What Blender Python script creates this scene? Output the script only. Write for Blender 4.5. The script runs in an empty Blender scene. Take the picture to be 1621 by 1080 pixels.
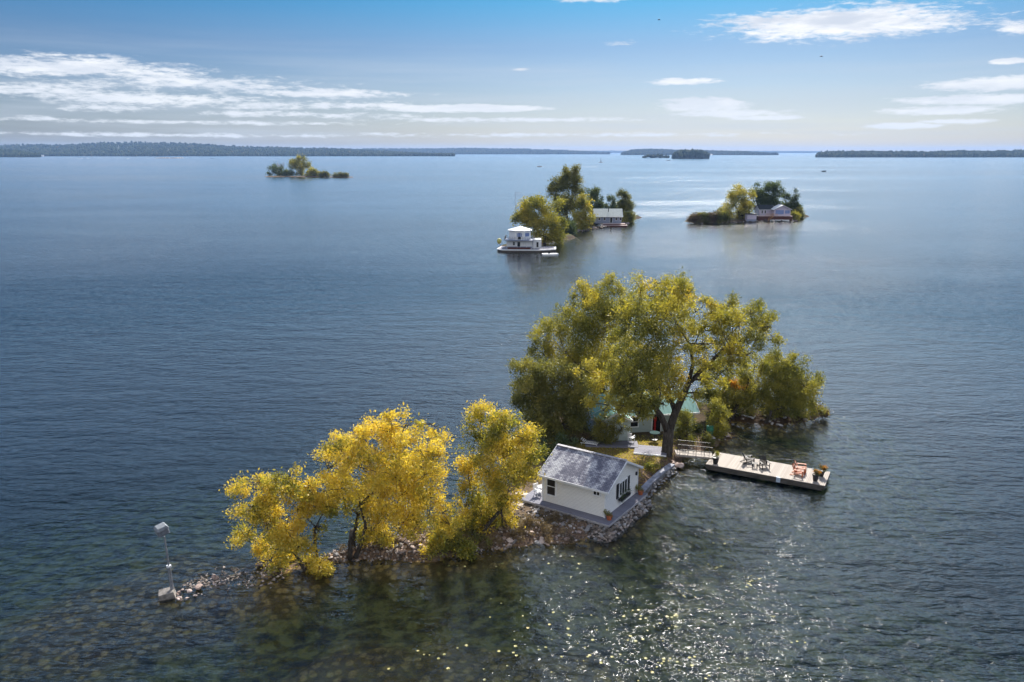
import bpy, math, random
import numpy as np
from mathutils import Vector, Matrix

# ------------------------------------------------------------------ camera, world, sun, exposure
S = bpy.context.scene
COL = S.collection
CAM_H = 28.0
FPX = 1260.0                       # focal length in pixels of a 1621 px wide picture (28 mm lens)
PITCH = math.atan(299.5 / FPX)
cam = bpy.data.cameras.new('camera'); cam.lens = 28.0; cam.sensor_width = 36.0
cam.clip_start = 0.5; cam.clip_end = 60000.0
co = bpy.data.objects.new('camera', cam); COL.objects.link(co)
co.location = (0, 0, CAM_H); co.rotation_euler = (math.pi / 2 - PITCH, 0, 0)
S.camera = co

SUN_EL, SUN_AZ = math.radians(38.0), math.radians(15.5)   # azimuth measured from +Y towards +X
sdir = Vector((math.sin(SUN_AZ) * math.cos(SUN_EL), math.cos(SUN_AZ) * math.cos(SUN_EL), math.sin(SUN_EL)))
sl = bpy.data.lights.new('sun', 'SUN'); sl.energy = 5.0; sl.angle = math.radians(0.5); sl.color = (1.0, 0.94, 0.85)
so = bpy.data.objects.new('sun', sl); COL.objects.link(so)
so.rotation_euler = sdir.to_track_quat('Z', 'Y').to_euler()
so.location = (30, 60, 90)

S.view_settings.view_transform = 'Standard'; S.view_settings.look = 'None'
S.view_settings.gamma = 1.0; S.view_settings.use_curve_mapping = False
S.view_settings.exposure = 0.95
S.render.engine = 'CYCLES'
S.cycles.max_bounces = 10; S.cycles.transparent_max_bounces = 24
S.cycles.transmission_bounces = 4; S.cycles.glossy_bounces = 3; S.cycles.diffuse_bounces = 3
S.cycles.volume_bounces = 0
S.cycles.sample_clamp_direct = 14.0; S.cycles.sample_clamp_indirect = 3.0
S.cycles.use_denoising = True; S.cycles.denoiser = 'OPENIMAGEDENOISE'; S.cycles.denoising_input_passes = 'RGB_ALBEDO_NORMAL'; S.cycles.denoising_prefilter = 'ACCURATE'; S.cycles.use_light_tree = False
S.cycles.caustics_reflective = False; S.cycles.caustics_refractive = False


class NT:
    """Small helper to write node trees."""
    def __init__(self, tree):
        self.t = tree
        for n in list(tree.nodes): tree.nodes.remove(n)
    def n(self, kind, **kw):
        nd = self.t.nodes.new(kind)
        for k, v in kw.items(): setattr(nd, k, v)
        return nd
    def put(self, sock, v):
        if isinstance(v, bpy.types.NodeSocket): self.t.links.new(v, sock)
        elif v is not None: sock.default_value = v
    def m(self, op, a=None, b=None, c=None, clamp=False):
        nd = self.n('ShaderNodeMath', operation=op, use_clamp=clamp)
        for i, v in enumerate((a, b, c)):
            if v is not None: self.put(nd.inputs[i], v)
        return nd.outputs[0]
    def vm(self, op, a, b=None, s=None):
        nd = self.n('ShaderNodeVectorMath', operation=op)
        self.put(nd.inputs[0], a)
        if b is not None: self.put(nd.inputs[1], b)
        if s is not None: self.put(nd.inputs['Scale'], s)
        return nd.outputs['Value'] if op in ('LENGTH', 'DOT_PRODUCT') else nd.outputs[0]
    def mix(self, f, a, b, mode='MIX'):
        nd = self.n('ShaderNodeMix', data_type='RGBA', blend_type=mode)
        self.put(nd.inputs[0], f); self.put(nd.inputs[6], a); self.put(nd.inputs[7], b)
        return nd.outputs[2]
    def ramp(self, f, stops, interp='LINEAR'):
        nd = self.n('ShaderNodeValToRGB'); cr = nd.color_ramp; cr.interpolation = interp
        while len(cr.elements) < len(stops): cr.elements.new(0.5)
        for e, (p, c) in zip(cr.elements, stops):
            e.position = p; e.color = (c, c, c, 1) if not hasattr(c, '__len__') else (*c[:3], 1)
        self.put(nd.inputs[0], f)
        return nd.outputs[0]
    def smooth(self, v, lo, hi, a=0.0, b=1.0):
        nd = self.n('ShaderNodeMapRange', interpolation_type='SMOOTHSTEP')
        self.put(nd.inputs[0], v)
        for i, x in enumerate((lo, hi, a, b)): self.put(nd.inputs[i + 1], x)
        return nd.outputs[0]
    def noise(self, vec, scale, detail=4.0, rough=0.5, dist=0.0, out=0):
        nd = self.n('ShaderNodeTexNoise'); self.put(nd.inputs['Vector'], vec)
        nd.inputs['Scale'].default_value = scale; nd.inputs['Detail'].default_value = detail
        nd.inputs['Roughness'].default_value = rough; nd.inputs['Distortion'].default_value = dist
        return nd.outputs[out]
    def scaled(self, vec, sc, rot=(0, 0, 0), loc=(0, 0, 0)):
        nd = self.n('ShaderNodeMapping'); self.put(nd.inputs[0], vec)
        nd.inputs['Scale'].default_value = sc; nd.inputs['Rotation'].default_value = rot; nd.inputs['Location'].default_value = loc
        return nd.outputs[0]


def azel(px, py):
    """direction (azimuth, elevation) seen at a pixel of the photograph"""
    u = (px - 810.5) / FPX; v = (py - 540) / FPX
    fw = math.cos(PITCH) - v * math.sin(PITCH); up = -(math.sin(PITCH) + v * math.cos(PITCH))
    return math.atan2(u, fw), math.atan2(up, math.hypot(u, fw))


W = bpy.data.worlds.new('World'); S.world = W; W.use_nodes = True
w = NT(W.node_tree)
sky = w.n('ShaderNodeTexSky', sky_type='NISHITA', sun_disc=False)
sky.sun_elevation = SUN_EL; sky.sun_rotation = SUN_AZ
sky.air_density = 1.0; sky.dust_density = 1.6; sky.ozone_density = 1.5; sky.altitude = 100
tc = w.n('ShaderNodeTexCoord').outputs['Generated']
sep = w.n('ShaderNodeSeparateXYZ'); w.put(sep.inputs[0], tc)
X, Y, Z = sep.outputs
EL = w.m('ARCTAN2', Z, w.m('SQRT', w.m('ADD', w.m('MULTIPLY', X, X), w.m('MULTIPLY', Y, Y))))
AZ = w.m('ARCTAN2', X, Y)
# tone of the air by elevation: pale and neutral low down, deep cyan blue higher up
grade = w.ramp(w.m('DIVIDE', EL, 1.5708), [(0.0, (0.385, 0.47, 0.66)), (0.034, (0.265, 0.345, 0.50)), (0.076, (0.165, 0.265, 0.42)),
              (0.111, (0.07, 0.26, 0.43)), (0.135, (0.46, 0.67, 0.84)), (0.19, (0.84, 1.02, 1.18)), (0.28, (0.64, 0.80, 0.94)), (0.36, (0.44, 0.58, 0.76)), (0.50, (0.55, 0.70, 0.95)), (1.0, (0.8, 0.95, 1.2))])
skyc = w.mix(1.0, sky.outputs[0], grade, 'MULTIPLY')
ae = w.n('ShaderNodeCombineXYZ'); w.put(ae.inputs[0], AZ); w.put(ae.inputs[1], EL)
v1 = w.scaled(ae.outputs[0], (14, 75, 1)); v2 = w.scaled(ae.outputs[0], (60, 260, 1), loc=(3, 7, 0))
n1 = w.noise(v1, 1.0, 7.0, 0.62, 0.35); n2 = w.noise(v2, 1.0, 6.0, 0.65, 0.2)
nn = w.m('ADD', w.m('MULTIPLY', n1, 0.52), w.m('MULTIPLY', n2, 0.48))
# cloud banks: centre and half size in photo pixels, strength
CL = [(1330, 36, 260, 34, 1.15), (1215, 47, 120, 18, .7), (1440, 22, 150, 14, .8), (1615, 46, 45, 14, 1.1), (935, -2, 70, 9, 1.0), (985, 68, 36, 6, .6),
      (90, 106, 260, 24, .95), (300, 132, 260, 16, .85), (520, 148, 170, 10, .95), (250, 158, 260, 15, .85), (40, 142, 180, 18, .9), (420, 138, 120, 8, .9),
      (740, 172, 150, 7, 1.7), (620, 168, 40, 6, 1.05), (500, 167, 280, 10, .8), (480, 182, 220, 7, .75), (1080, 130, 66, 7, 1.0), (300, 194, 380, 5, .75), (760, 190, 300, 5, .75),
      (1110, 168, 85, 14, 1.35), (1150, 180, 115, 8, 1.25), (1205, 187, 75, 5, 1.2), (1590, 132, 160, 14, 1.3), (1560, 158, 200, 10, 1.3), (1500, 174, 130, 8, 1.2), (1430, 200, 75, 6, 1.25), (1480, 178, 110, 6, .8),
      (1600, 97, 34, 6, 1.25), (60, 188, 70, 6, .8), (180, 172, 120, 8, .8), (870, 190, 110, 5, .9), (1510, 193, 80, 5, .85), (900, 214, 500, 5, .7), (250, 214, 400, 5, .7), (823, 110, 16, 3, .9)]
mask = None
for (cx, cy, hx, hy, s) in CL:
    a0, e0 = azel(cx, cy); a1, _ = azel(cx + hx, cy); _, e1 = azel(cx, cy - hy)
    dx = w.m('MULTIPLY', w.m('SUBTRACT', AZ, a0), 1 / abs(a1 - a0)); dy = w.m('MULTIPLY', w.m('SUBTRACT', EL, e0), 1 / abs(e1 - e0))
    r = w.m('SQRT', w.m('ADD', w.m('MULTIPLY', dx, dx), w.m('MULTIPLY', dy, dy)))
    k = w.m('MULTIPLY', w.m('SUBTRACT', 1.25, r, clamp=True), s)
    mask = k if mask is None else w.m('MAXIMUM', mask, k)
dens = w.smooth(w.m('ADD', w.m('MULTIPLY', nn, 3.2), w.m('MULTIPLY', mask, .95)), 1.84, 2.52)
inpatch = w.smooth(mask, 0.02, 0.2)
dens = w.m('MULTIPLY', dens, inpatch)
# thin veil low in the sky, and thin streaks
veiln = w.noise(w.scaled(ae.outputs[0], (2.2, 38, 1), loc=(1, 2, 0)), 1.0, 5.0, 0.6)
veil = w.m('MULTIPLY', w.smooth(veiln, 0.38, 0.72), w.smooth(EL, 0.16, 0.03))
cloudlight = w.mix(w.smooth(w.noise(v1, 0.8, 5.0, 0.6), 0.35, 0.65), (4.0, 4.4, 5.1, 1), (6.2, 6.3, 6.5, 1))
low = w.mix(w.smooth(EL, 0.0, 0.14), (4.9, 5.25, 5.7, 1), cloudlight)
c1 = w.mix(w.m('MULTIPLY', veil, 0.55), skyc, (3.6, 4.05, 4.65, 1))
c2 = w.mix(dens, c1, low)
# unseen bright clouds opposite the sun, added as fill light on walls and trees
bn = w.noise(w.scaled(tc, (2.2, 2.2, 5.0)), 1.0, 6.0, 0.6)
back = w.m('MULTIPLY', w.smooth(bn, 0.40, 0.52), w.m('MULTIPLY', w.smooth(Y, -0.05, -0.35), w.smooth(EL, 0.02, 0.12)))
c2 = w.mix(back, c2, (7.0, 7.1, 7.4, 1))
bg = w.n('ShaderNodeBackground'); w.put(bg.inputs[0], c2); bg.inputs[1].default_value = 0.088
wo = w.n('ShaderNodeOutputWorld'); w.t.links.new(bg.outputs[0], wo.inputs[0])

# ------------------------------------------------------------------ helpers
rnd = random.Random(7)
rng = np.random.default_rng(11)
T, CP, SP = math.tan, math.cos(PITCH), math.sin(PITCH)


def G(px, py, z=0.0):
    """world point at height z below a pixel of the photograph"""
    u = (px - 810.5) / FPX; v = (py - 540) / FPX
    d = (CAM_H - z) / (SP + v * CP)
    return Vector((u * d, (CP - v * SP) * d, z))


def P(px, py, Yw):
    """world point seen at a pixel, at forward distance Yw"""
    u = (px - 810.5) / FPX; v = (py - 540) / FPX
    d = Yw / (CP - v * SP)
    return Vector((u * d, Yw, CAM_H - d * (SP + v * CP)))


class MB:
    def __init__(self): self.v = []; self.f = []
    def add(self, vs, fs):
        o = len(self.v); self.v += [tuple(x) for x in vs]; self.f += [tuple(i + o for i in f) for f in fs]; return self
    def box(self, c, s, rot=None, taper=1.0):
        """box with centre c and full size s"""
        hx, hy, hz = s[0] / 2, s[1] / 2, s[2] / 2
        vs = []
        for z in (-1, 1):
            k = taper if z > 0 else 1.0
            for x, y in ((-1, -1), (1, -1), (1, 1), (-1, 1)):
                p = Vector((x * hx * k, y * hy * k, z * hz))
                if rot is not None: p = rot @ p
                vs.append(p + Vector(c))
        return self.add(vs, [(0, 3, 2, 1), (4, 5, 6, 7), (0, 1, 5, 4), (1, 2, 6, 5), (2, 3, 7, 6), (3, 0, 4, 7)])
    def bar(self, a, b, wd, ht=None):
        """square bar from a to b"""
        a, b = Vector(a), Vector(b); d = b - a; L = d.length
        if L < 1e-6: return self
        q = d.to_track_quat('X', 'Z').to_matrix()
        return self.box((a + b) / 2, (L, wd, ht or wd), q)
    def tube(self, pts, rad, n=8, cap=True):
        pts = [Vector(p) for p in pts]; rings = []
        if not hasattr(rad, '__len__'): rad = [rad] * len(pts)
        base = len(self.v); up = Vector((0.13, 0.21, 1)).normalized()
        for i, p in enumerate(pts):
            d = (pts[min(i + 1, len(pts) - 1)] - pts[max(i - 1, 0)])
            d = d.normalized() if d.length > 1e-9 else Vector((0, 0, 1))
            s = d.cross(up)
            if s.length < 0.05: s = d.cross(Vector((1, 0, 0)))
            s.normalize(); t = s.cross(d)
            for k in range(n):
                a = 2 * math.pi * k / n
                self.v.append(tuple(p + (s * math.cos(a) + t * math.sin(a)) * rad[i]))
        for i in range(len(pts) - 1):
            for k in range(n):
                a = base + i * n + k; b = base + i * n + (k + 1) % n
                self.f.append((a, b, b + n, a + n))
        if cap:
            self.f.append(tuple(base + k for k in range(n))[::-1])
            self.f.append(tuple(base + (len(pts) - 1) * n + k for k in range(n)))
        return self
    def lathe(self, prof, c=(0, 0, 0), n=16):
        base = len(self.v); c = Vector(c)
        for r, z in prof:
            for k in range(n):
                a = 2 * math.pi * k / n; self.v.append((c.x + r * math.cos(a), c.y + r * math.sin(a), c.z + z))
        for i in range(len(prof) - 1):
            for k in range(n):
                a = base + i * n + k; b = base + i * n + (k + 1) % n; self.f.append((a, b, b + n, a + n))
        self.f.append(tuple(base + k for k in range(n))[::-1]); self.f.append(tuple(base + (len(prof) - 1) * n + k for k in range(n)))
        return self
    def prism(self, poly, z0, z1):
        n = len(poly); vs = [(x, y, z0) for x, y in poly] + [(x, y, z1) for x, y in poly]
        fs = [tuple(range(n))[::-1], tuple(range(n, 2 * n))] + [(i, (i + 1) % n, n + (i + 1) % n, n + i) for i in range(n)]
        return self.add(vs, fs)
    def build(self, name, mat, parent=None, smooth=False, bevel=0):
        me = bpy.data.meshes.new(name); me.from_pydata(self.v, [], self.f); me.materials.append(mat)
        if smooth: me.polygons.foreach_set('use_smooth', [True] * len(me.polygons))
        o = bpy.data.objects.new(name, me); COL.objects.link(o)
        if parent is not None: o.parent = parent
        if bevel:
            b = o.modifiers.new('bevel', 'BEVEL'); b.width = bevel; b.segments = 2; b.limit_method = 'ANGLE'
        return o


def npmesh(name, verts, faces, mat, parent=None, attrs=None, smooth=False):
    """fast mesh from numpy arrays, faces of equal size"""
    me = bpy.data.meshes.new(name); k = faces.shape[1]
    me.vertices.add(len(verts)); me.vertices.foreach_set('co', verts.astype(np.float32).ravel())
    me.loops.add(faces.size); me.loops.foreach_set('vertex_index', faces.astype(np.int32).ravel())
    me.polygons.add(len(faces)); me.polygons.foreach_set('loop_start', np.arange(0, faces.size, k, dtype=np.int32))
    me.update(calc_edges=True)
    for nm, dom, arr in (attrs or []):
        a = me.attributes.new(nm, 'FLOAT', dom); a.data.foreach_set('value', arr.astype(np.float32))
    me.polygons.foreach_set('use_smooth', np.full(len(faces), smooth))
    me.materials.append(mat)
    o = bpy.data.objects.new(name, me); COL.objects.link(o)
    if parent is not None: o.parent = parent
    return o


def tag(o, label=None, cat=None, group=None, kind=None):
    if label: o['label'] = label
    if cat: o['category'] = cat
    if group: o['group'] = group
    if kind: o['kind'] = kind
    return o


def thing(name, loc, label, cat, group=None, rz=0.0):
    o = bpy.data.objects.new(name, None); COL.objects.link(o)
    o.location = loc; o.rotation_euler = (0, 0, rz); o.empty_display_size = 0.3
    return tag(o, label, cat, group)


KIDS = {}
def copy_tree(o, parent=None):
    c = o.copy(); COL.objects.link(c); c.parent = parent
    for ch in [x for x in o.children]: copy_tree(ch, c)
    return c


# ------------------------------------------------------------------ materials
def mat(name, fn):
    m = bpy.data.materials.new(name); m.use_nodes = True; t = NT(m.node_tree)
    out = t.n('ShaderNodeOutputMaterial'); fn(t, out); return m


def bsdf(t, out, col, rough=0.7, spec=0.3, metal=0.0, normal=None):
    b = t.n('ShaderNodeBsdfPrincipled')
    t.put(b.inputs['Base Color'], col if isinstance(col, bpy.types.NodeSocket) else (*col, 1))
    t.put(b.inputs['Roughness'], rough); t.put(b.inputs['Metallic'], metal); t.put(b.inputs['Specular IOR Level'], spec)
    if normal is not None: t.put(b.inputs['Normal'], normal)
    t.t.links.new(b.outputs[0], out.inputs[0]); return b


def bump(t, h, strength=0.5, dist=0.02):
    b = t.n('ShaderNodeBump'); t.put(b.inputs['Strength'], strength); t.put(b.inputs['Distance'], dist); t.put(b.inputs['Height'], h)
    return b.outputs[0]


def opos(t): return t.n('ShaderNodeTexCoord').outputs['Object']
def wpos(t): return t.n('ShaderNodeNewGeometry').outputs['Position']


def weathered(name, col, var=0.25, scale=3.0, rough=0.7, metal=0.0, stretch=(1, 1, 1), bm=0.2):
    def fn(t, out):
        p = t.scaled(opos(t), stretch); n = t.noise(p, scale, 6, 0.6)
        c = t.mix(t.smooth(n, 0.3, 0.7), (*[x * (1 - var) for x in col], 1), (*[min(1, x * (1 + var * .6)) for x in col], 1))
        bsdf(t, out, c, rough, 0.3, metal, bump(t, t.noise(p, scale * 8, 4, .6), bm, 0.01))
    return mat(name, fn)


def fn_siding(col, pitch=0.115):
    def fn(t, out):
        p = opos(t); s = t.n('ShaderNodeSeparateXYZ'); t.put(s.inputs[0], p)
        fr = t.m('FRACT', t.m('DIVIDE', s.outputs[2], pitch))
        n = t.noise(t.scaled(p, (1.5, 1.5, 6)), 1.2, 5, .6)
        c = t.mix(t.smooth(n, .3, .7), (*[x * .93 for x in col], 1), (*col, 1))
        lap = t.smooth(fr, 0.0, 0.22, 0.42, 1.0)
        c = t.mix(1.0, c, lap, 'MULTIPLY')
        bsdf(t, out, c, 0.45, 0.4, 0, bump(t, t.m('SUBTRACT', 1.0, fr), 0.6, 0.015))
    return fn


def fn_shingle(t, out):
    p = opos(t)
    # brick texture laid along the slope: local x along the eave, distance up the slope from z and y
    s = t.n('ShaderNodeSeparateXYZ'); t.put(s.inputs[0], p)
    c = t.n('ShaderNodeCombineXYZ'); t.put(c.inputs[0], s.outputs[0]); t.put(c.inputs[1], t.m('MULTIPLY', s.outputs[2], 2.2))
    b = t.n('ShaderNodeTexBrick'); t.put(b.inputs['Vector'], c.outputs[0]); b.offset = 0.5
    b.inputs['Scale'].default_value = 1.0; b.inputs['Brick Width'].default_value = 0.30; b.inputs['Row Height'].default_value = 0.135
    b.inputs['Mortar Size'].default_value = 0.012; b.inputs['Color1'].default_value = (0.0, 0.0, 0.0, 1); b.inputs['Color2'].default_value = (1, 1, 1, 1)
    b.inputs['Mortar'].default_value = (0.5, 0.5, 0.5, 1); b.inputs['Bias'].default_value = 0.0
    big = t.noise(t.scaled(p, (1.1, .5, .6)), 1.0, 4, .65)
    f = t.m('ADD', t.m('MULTIPLY', b.outputs[0], 0.32), t.m('MULTIPLY', t.smooth(big, .32, .68), 0.68))
    col = t.ramp(f, [(0.20, (.15, .15, .185)), (0.42, (.25, .25, .29)), (0.60, (.42, .42, .445)), (0.82, (.58, .58, .585))])
    col = t.mix(b.outputs[1], col, (.04, .04, .06, 1))
    bsdf(t, out, col, 0.85, 0.2, 0, bump(t, t.m('SUBTRACT', 1.0, b.outputs[1]), .5, .02))


def fn_planks(c0, c1, wd=0.14, axis=0, gap=0.07):
    def fn(t, out):
        p = opos(t); s = t.n('ShaderNodeSeparateXYZ'); t.put(s.inputs[0], p)
        q = t.m('DIVIDE', s.outputs[axis], wd); fr = t.m('FRACT', q); idx = t.m('FLOOR', q)
        wn = t.n('ShaderNodeTexWhiteNoise', noise_dimensions='1D'); t.put(wn.inputs['W'], idx)
        st = (12, 1, 1) if axis == 0 else (1, 12, 1)
        n = t.noise(t.scaled(p, st), 1.6, 6, .65)
        f = t.m('ADD', t.m('MULTIPLY', wn.outputs[0], 0.5), t.m('MULTIPLY', n, 0.5))
        c = t.mix(f, (*c0, 1), (*c1, 1))
        g = t.m('MAXIMUM', t.smooth(fr, gap, 0.0), t.smooth(fr, 1 - gap, 1.0))
        c = t.mix(g, c, (0.03, 0.025, 0.02, 1))
        bsdf(t, out, c, 0.75, 0.25, 0, bump(t, t.m('SUBTRACT', 1.0, g), .5, .012))
    return fn


def fn_leaf(stops, trans=0.45, patch=0.25):
    def fn(t, out):
        a = t.n('ShaderNodeAttribute', attribute_name='tint').outputs['Fac']
        n = t.noise(wpos(t), patch, 3, .5)
        f = t.m('ADD', t.m('MULTIPLY', a, 0.62), t.m('MULTIPLY', t.smooth(n, .3, .7), 0.38))
        c = t.ramp(f, stops)
        d = t.n('ShaderNodeBsdfDiffuse'); t.put(d.inputs[0], c)
        tr = t.n('ShaderNodeBsdfTranslucent'); t.put(tr.inputs[0], t.mix(1.0, c, (1.0, 0.95, 0.55, 1), 'MULTIPLY'))
        mx = t.n('ShaderNodeMixShader'); mx.inputs[0].default_value = trans
        t.t.links.new(d.outputs[0], mx.inputs[1]); t.t.links.new(tr.outputs[0], mx.inputs[2])
        gl = t.n('ShaderNodeBsdfGlossy'); gl.inputs['Roughness'].default_value = 0.5; gl.inputs[0].default_value = (.8, .8, .8, 1)
        m2 = t.n('ShaderNodeMixShader'); m2.inputs[0].default_value = 0.035
        t.t.links.new(mx.outputs[0], m2.inputs[1]); t.t.links.new(gl.outputs[0], m2.inputs[2])
        t.t.links.new(m2.outputs[0], out.inputs[0])
    return fn


def fn_bark(t, out):
    p = opos(t); n = t.noise(t.scaled(p, (3, 3, 0.7)), 2.5, 7, .7)
    c = t.ramp(n, [(0.3, (.018, .015, .013)), (0.55, (.07, .06, .05)), (0.75, (.17, .15, .13))])
    bsdf(t, out, c, 0.9, 0.15, 0, bump(t, n, .9, .06))


M = {}
M['yellow'] = mat('yellow_leaves', fn_leaf([(0.10, (.12, .15, .025)), (0.36, (.36, .34, .05)), (0.52, (.71, .54, .07)), (0.75, (.80, .64, .09)), (0.95, (.78, .54, .07))], .52, .3))
M['gold'] = mat('gold_green_leaves', fn_leaf([(0.08, (.07, .085, .02)), (0.34, (.20, .21, .04)), (0.58, (.38, .35, .06)), (0.80, (.55, .46, .07)), (0.97, (.66, .42, .06))], .5, .22))
M['olive'] = mat('olive_leaves', fn_leaf([(0.10, (.04, .055, .018)), (0.45, (.12, .135, .035)), (0.75, (.26, .25, .06)), (0.97, (.40, .34, .07))], .46, .2))
M['dark'] = mat('dark_green_leaves', fn_leaf([(0.10, (.025, .042, .02)), (0.45, (.06, .09, .035)), (0.80, (.12, .16, .06)), (0.97, (.2, .23, .09))], .4, .2))
M['orange'] = mat('orange_leaves', fn_leaf([(0.10, (.20, .09, .02)), (0.5, (.55, .25, .03)), (0.9, (.75, .40, .04))], .5, .4))
M['brown'] = mat('brown_leaves', fn_leaf([(0.10, (.06, .045, .03)), (0.5, (.16, .12, .07)), (0.9, (.30, .22, .12))], .35, .4))
M['bark'] = mat('bark', fn_bark)
M['siding'] = mat('cream_siding', fn_siding((.85, .84, .81)))
M['white'] = weathered('white_paint', (.76, .77, .78), .12, 4, .5, bm=.05)
M['offwhite'] = weathered('off_white_paint', (.62, .64, .66), .18, 2, .55, bm=.05)
M['shingle'] = mat('grey_shingles', fn_shingle)
M['deckgrey'] = mat('grey_painted_planks', fn_planks((.13, .13, .165), (.22, .22, .27), .14, 1))
M['fascia'] = weathered('grey_fascia', (.36, .35, .37), .3, 3, .7, stretch=(1, 1, 3))
M['dock'] = mat('dock_planks', fn_planks((.25, .215, .185), (.47, .42, .37), .145, 0, .10))
M['dockside'] = weathered('dark_dock_timber', (.085, .075, .065), .45, 2, .85, stretch=(.5, .5, 4))
M['glass'] = mat('dark_glass', lambda t, o: bsdf(t, o, (.012, .014, .017), 0.1, 0.4))
M['black'] = weathered('black_metal', (.02, .02, .022), .2, 5, .45)
M['char'] = weathered('dark_stained_wood', (.022, .018, .017), .3, 6, .6)
M['terracotta'] = weathered('terracotta', (.42, .12, .05), .3, 6, .8)
M['redwood'] = weathered('red_brown_wood', (.42, .13, .055), .3, 5, .55)
M['red'] = weathered('red_paint', (.42, .02, .015), .25, 5, .45)
M['green'] = weathered('green_paint', (.05, .24, .15), .3, 4, .5)
M['teal'] = weathered('dark_teal_paint', (.01, .045, .045), .3, 4, .95)
M['palegrey'] = weathered('pale_grey_metal', (.20, .22, .24), .4, 5, .7)
M['blue'] = weathered('grey_blue_plastic', (.42, .50, .60), .2, 6, .5)
M['steel'] = weathered('galvanised_steel', (.30, .32, .36), .35, 5, .45, .6)
M['concrete'] = weathered('concrete', (.24, .22, .20), .5, 2.5, .9, bm=.6)
M['wallcap'] = weathered('concrete_cap', (.27, .28, .33), .35, 2.0, .85, bm=.5)


def fn_rock(c0, c1, c2):
    def fn(t, out):
        p = opos(t); oi = t.n('ShaderNodeObjectInfo').outputs['Random']
        pv = t.vm('ADD', p, t.vm('SCALE', (13.0, 7.0, 5.0), s=t.m('MULTIPLY', oi, 9.0)))
        n = t.noise(pv, 3.5, 7, .65)
        f = t.m('ADD', t.m('MULTIPLY', n, .65), t.m('MULTIPLY', oi, .35))
        c = t.ramp(f, [(0.25, c0), (0.5, c1), (0.75, c2)])
        bsdf(t, out, c, 0.88, 0.2, 0, bump(t, t.noise(pv, 9, 6, .7), .8, .05))
    return fn


M['rock'] = mat('grey_rock', fn_rock((.10, .10, .10), (.27, .26, .26), (.50, .48, .47)))
M['pinkrock'] = mat('pink_rock', fn_rock((.16, .11, .09), (.42, .33, .29), (.64, .54, .49)))
M['slab'] = mat('pale_stone', fn_rock((.30, .24, .19), (.52, .46, .40), (.66, .60, .54)))


def fn_metalroof(c, pitch=0.45, axis=0):
    def fn(t, out):
        p = opos(t); s = t.n('ShaderNodeSeparateXYZ'); t.put(s.inputs[0], p)
        fr = t.m('FRACT', t.m('DIVIDE', s.outputs[axis], pitch)); g = t.smooth(fr, 0.12, 0.0)
        n = t.noise(t.scaled(p, (3, 1, 1)), 1.2, 5, .6)
        cc = t.mix(t.smooth(n, .3, .7), (*[x * .8 for x in c], 1), (*c, 1)); cc = t.mix(t.m('MULTIPLY', g, .45), cc, (.02, .05, .04, 1))
        bsdf(t, out, cc, .42, .5, 0.1, bump(t, g, .6, .03))
    return fn


M['greenroof'] = mat('green_metal_roof', fn_metalroof((.17, .36, .30)))
M['paleroof'] = mat('pale_metal_roof', fn_metalroof((.50, .55, .50), .6))
M['aqua'] = mat('pale_aqua_siding', fn_siding((.38, .45, .44), .15))
M['tan'] = weathered('tan_wall', (.42, .35, .27), .2, 2, .7)
M['lilac'] = mat('lilac_siding', fn_siding((.52, .47, .58), .2))
M['bluegrey'] = mat('blue_grey_siding', fn_siding((.22, .26, .36), .2))
M['redbrown'] = weathered('red_brown_boards', (.085, .030, .022), .3, 2, .8, stretch=(1, 1, 4))
M['orangewood'] = weathered('orange_wood', (.50, .26, .09), .25, 3, .7)
M['darkroof'] = weathered('dark_roof', (.03, .035, .04), .3, 2, .8)


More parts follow.
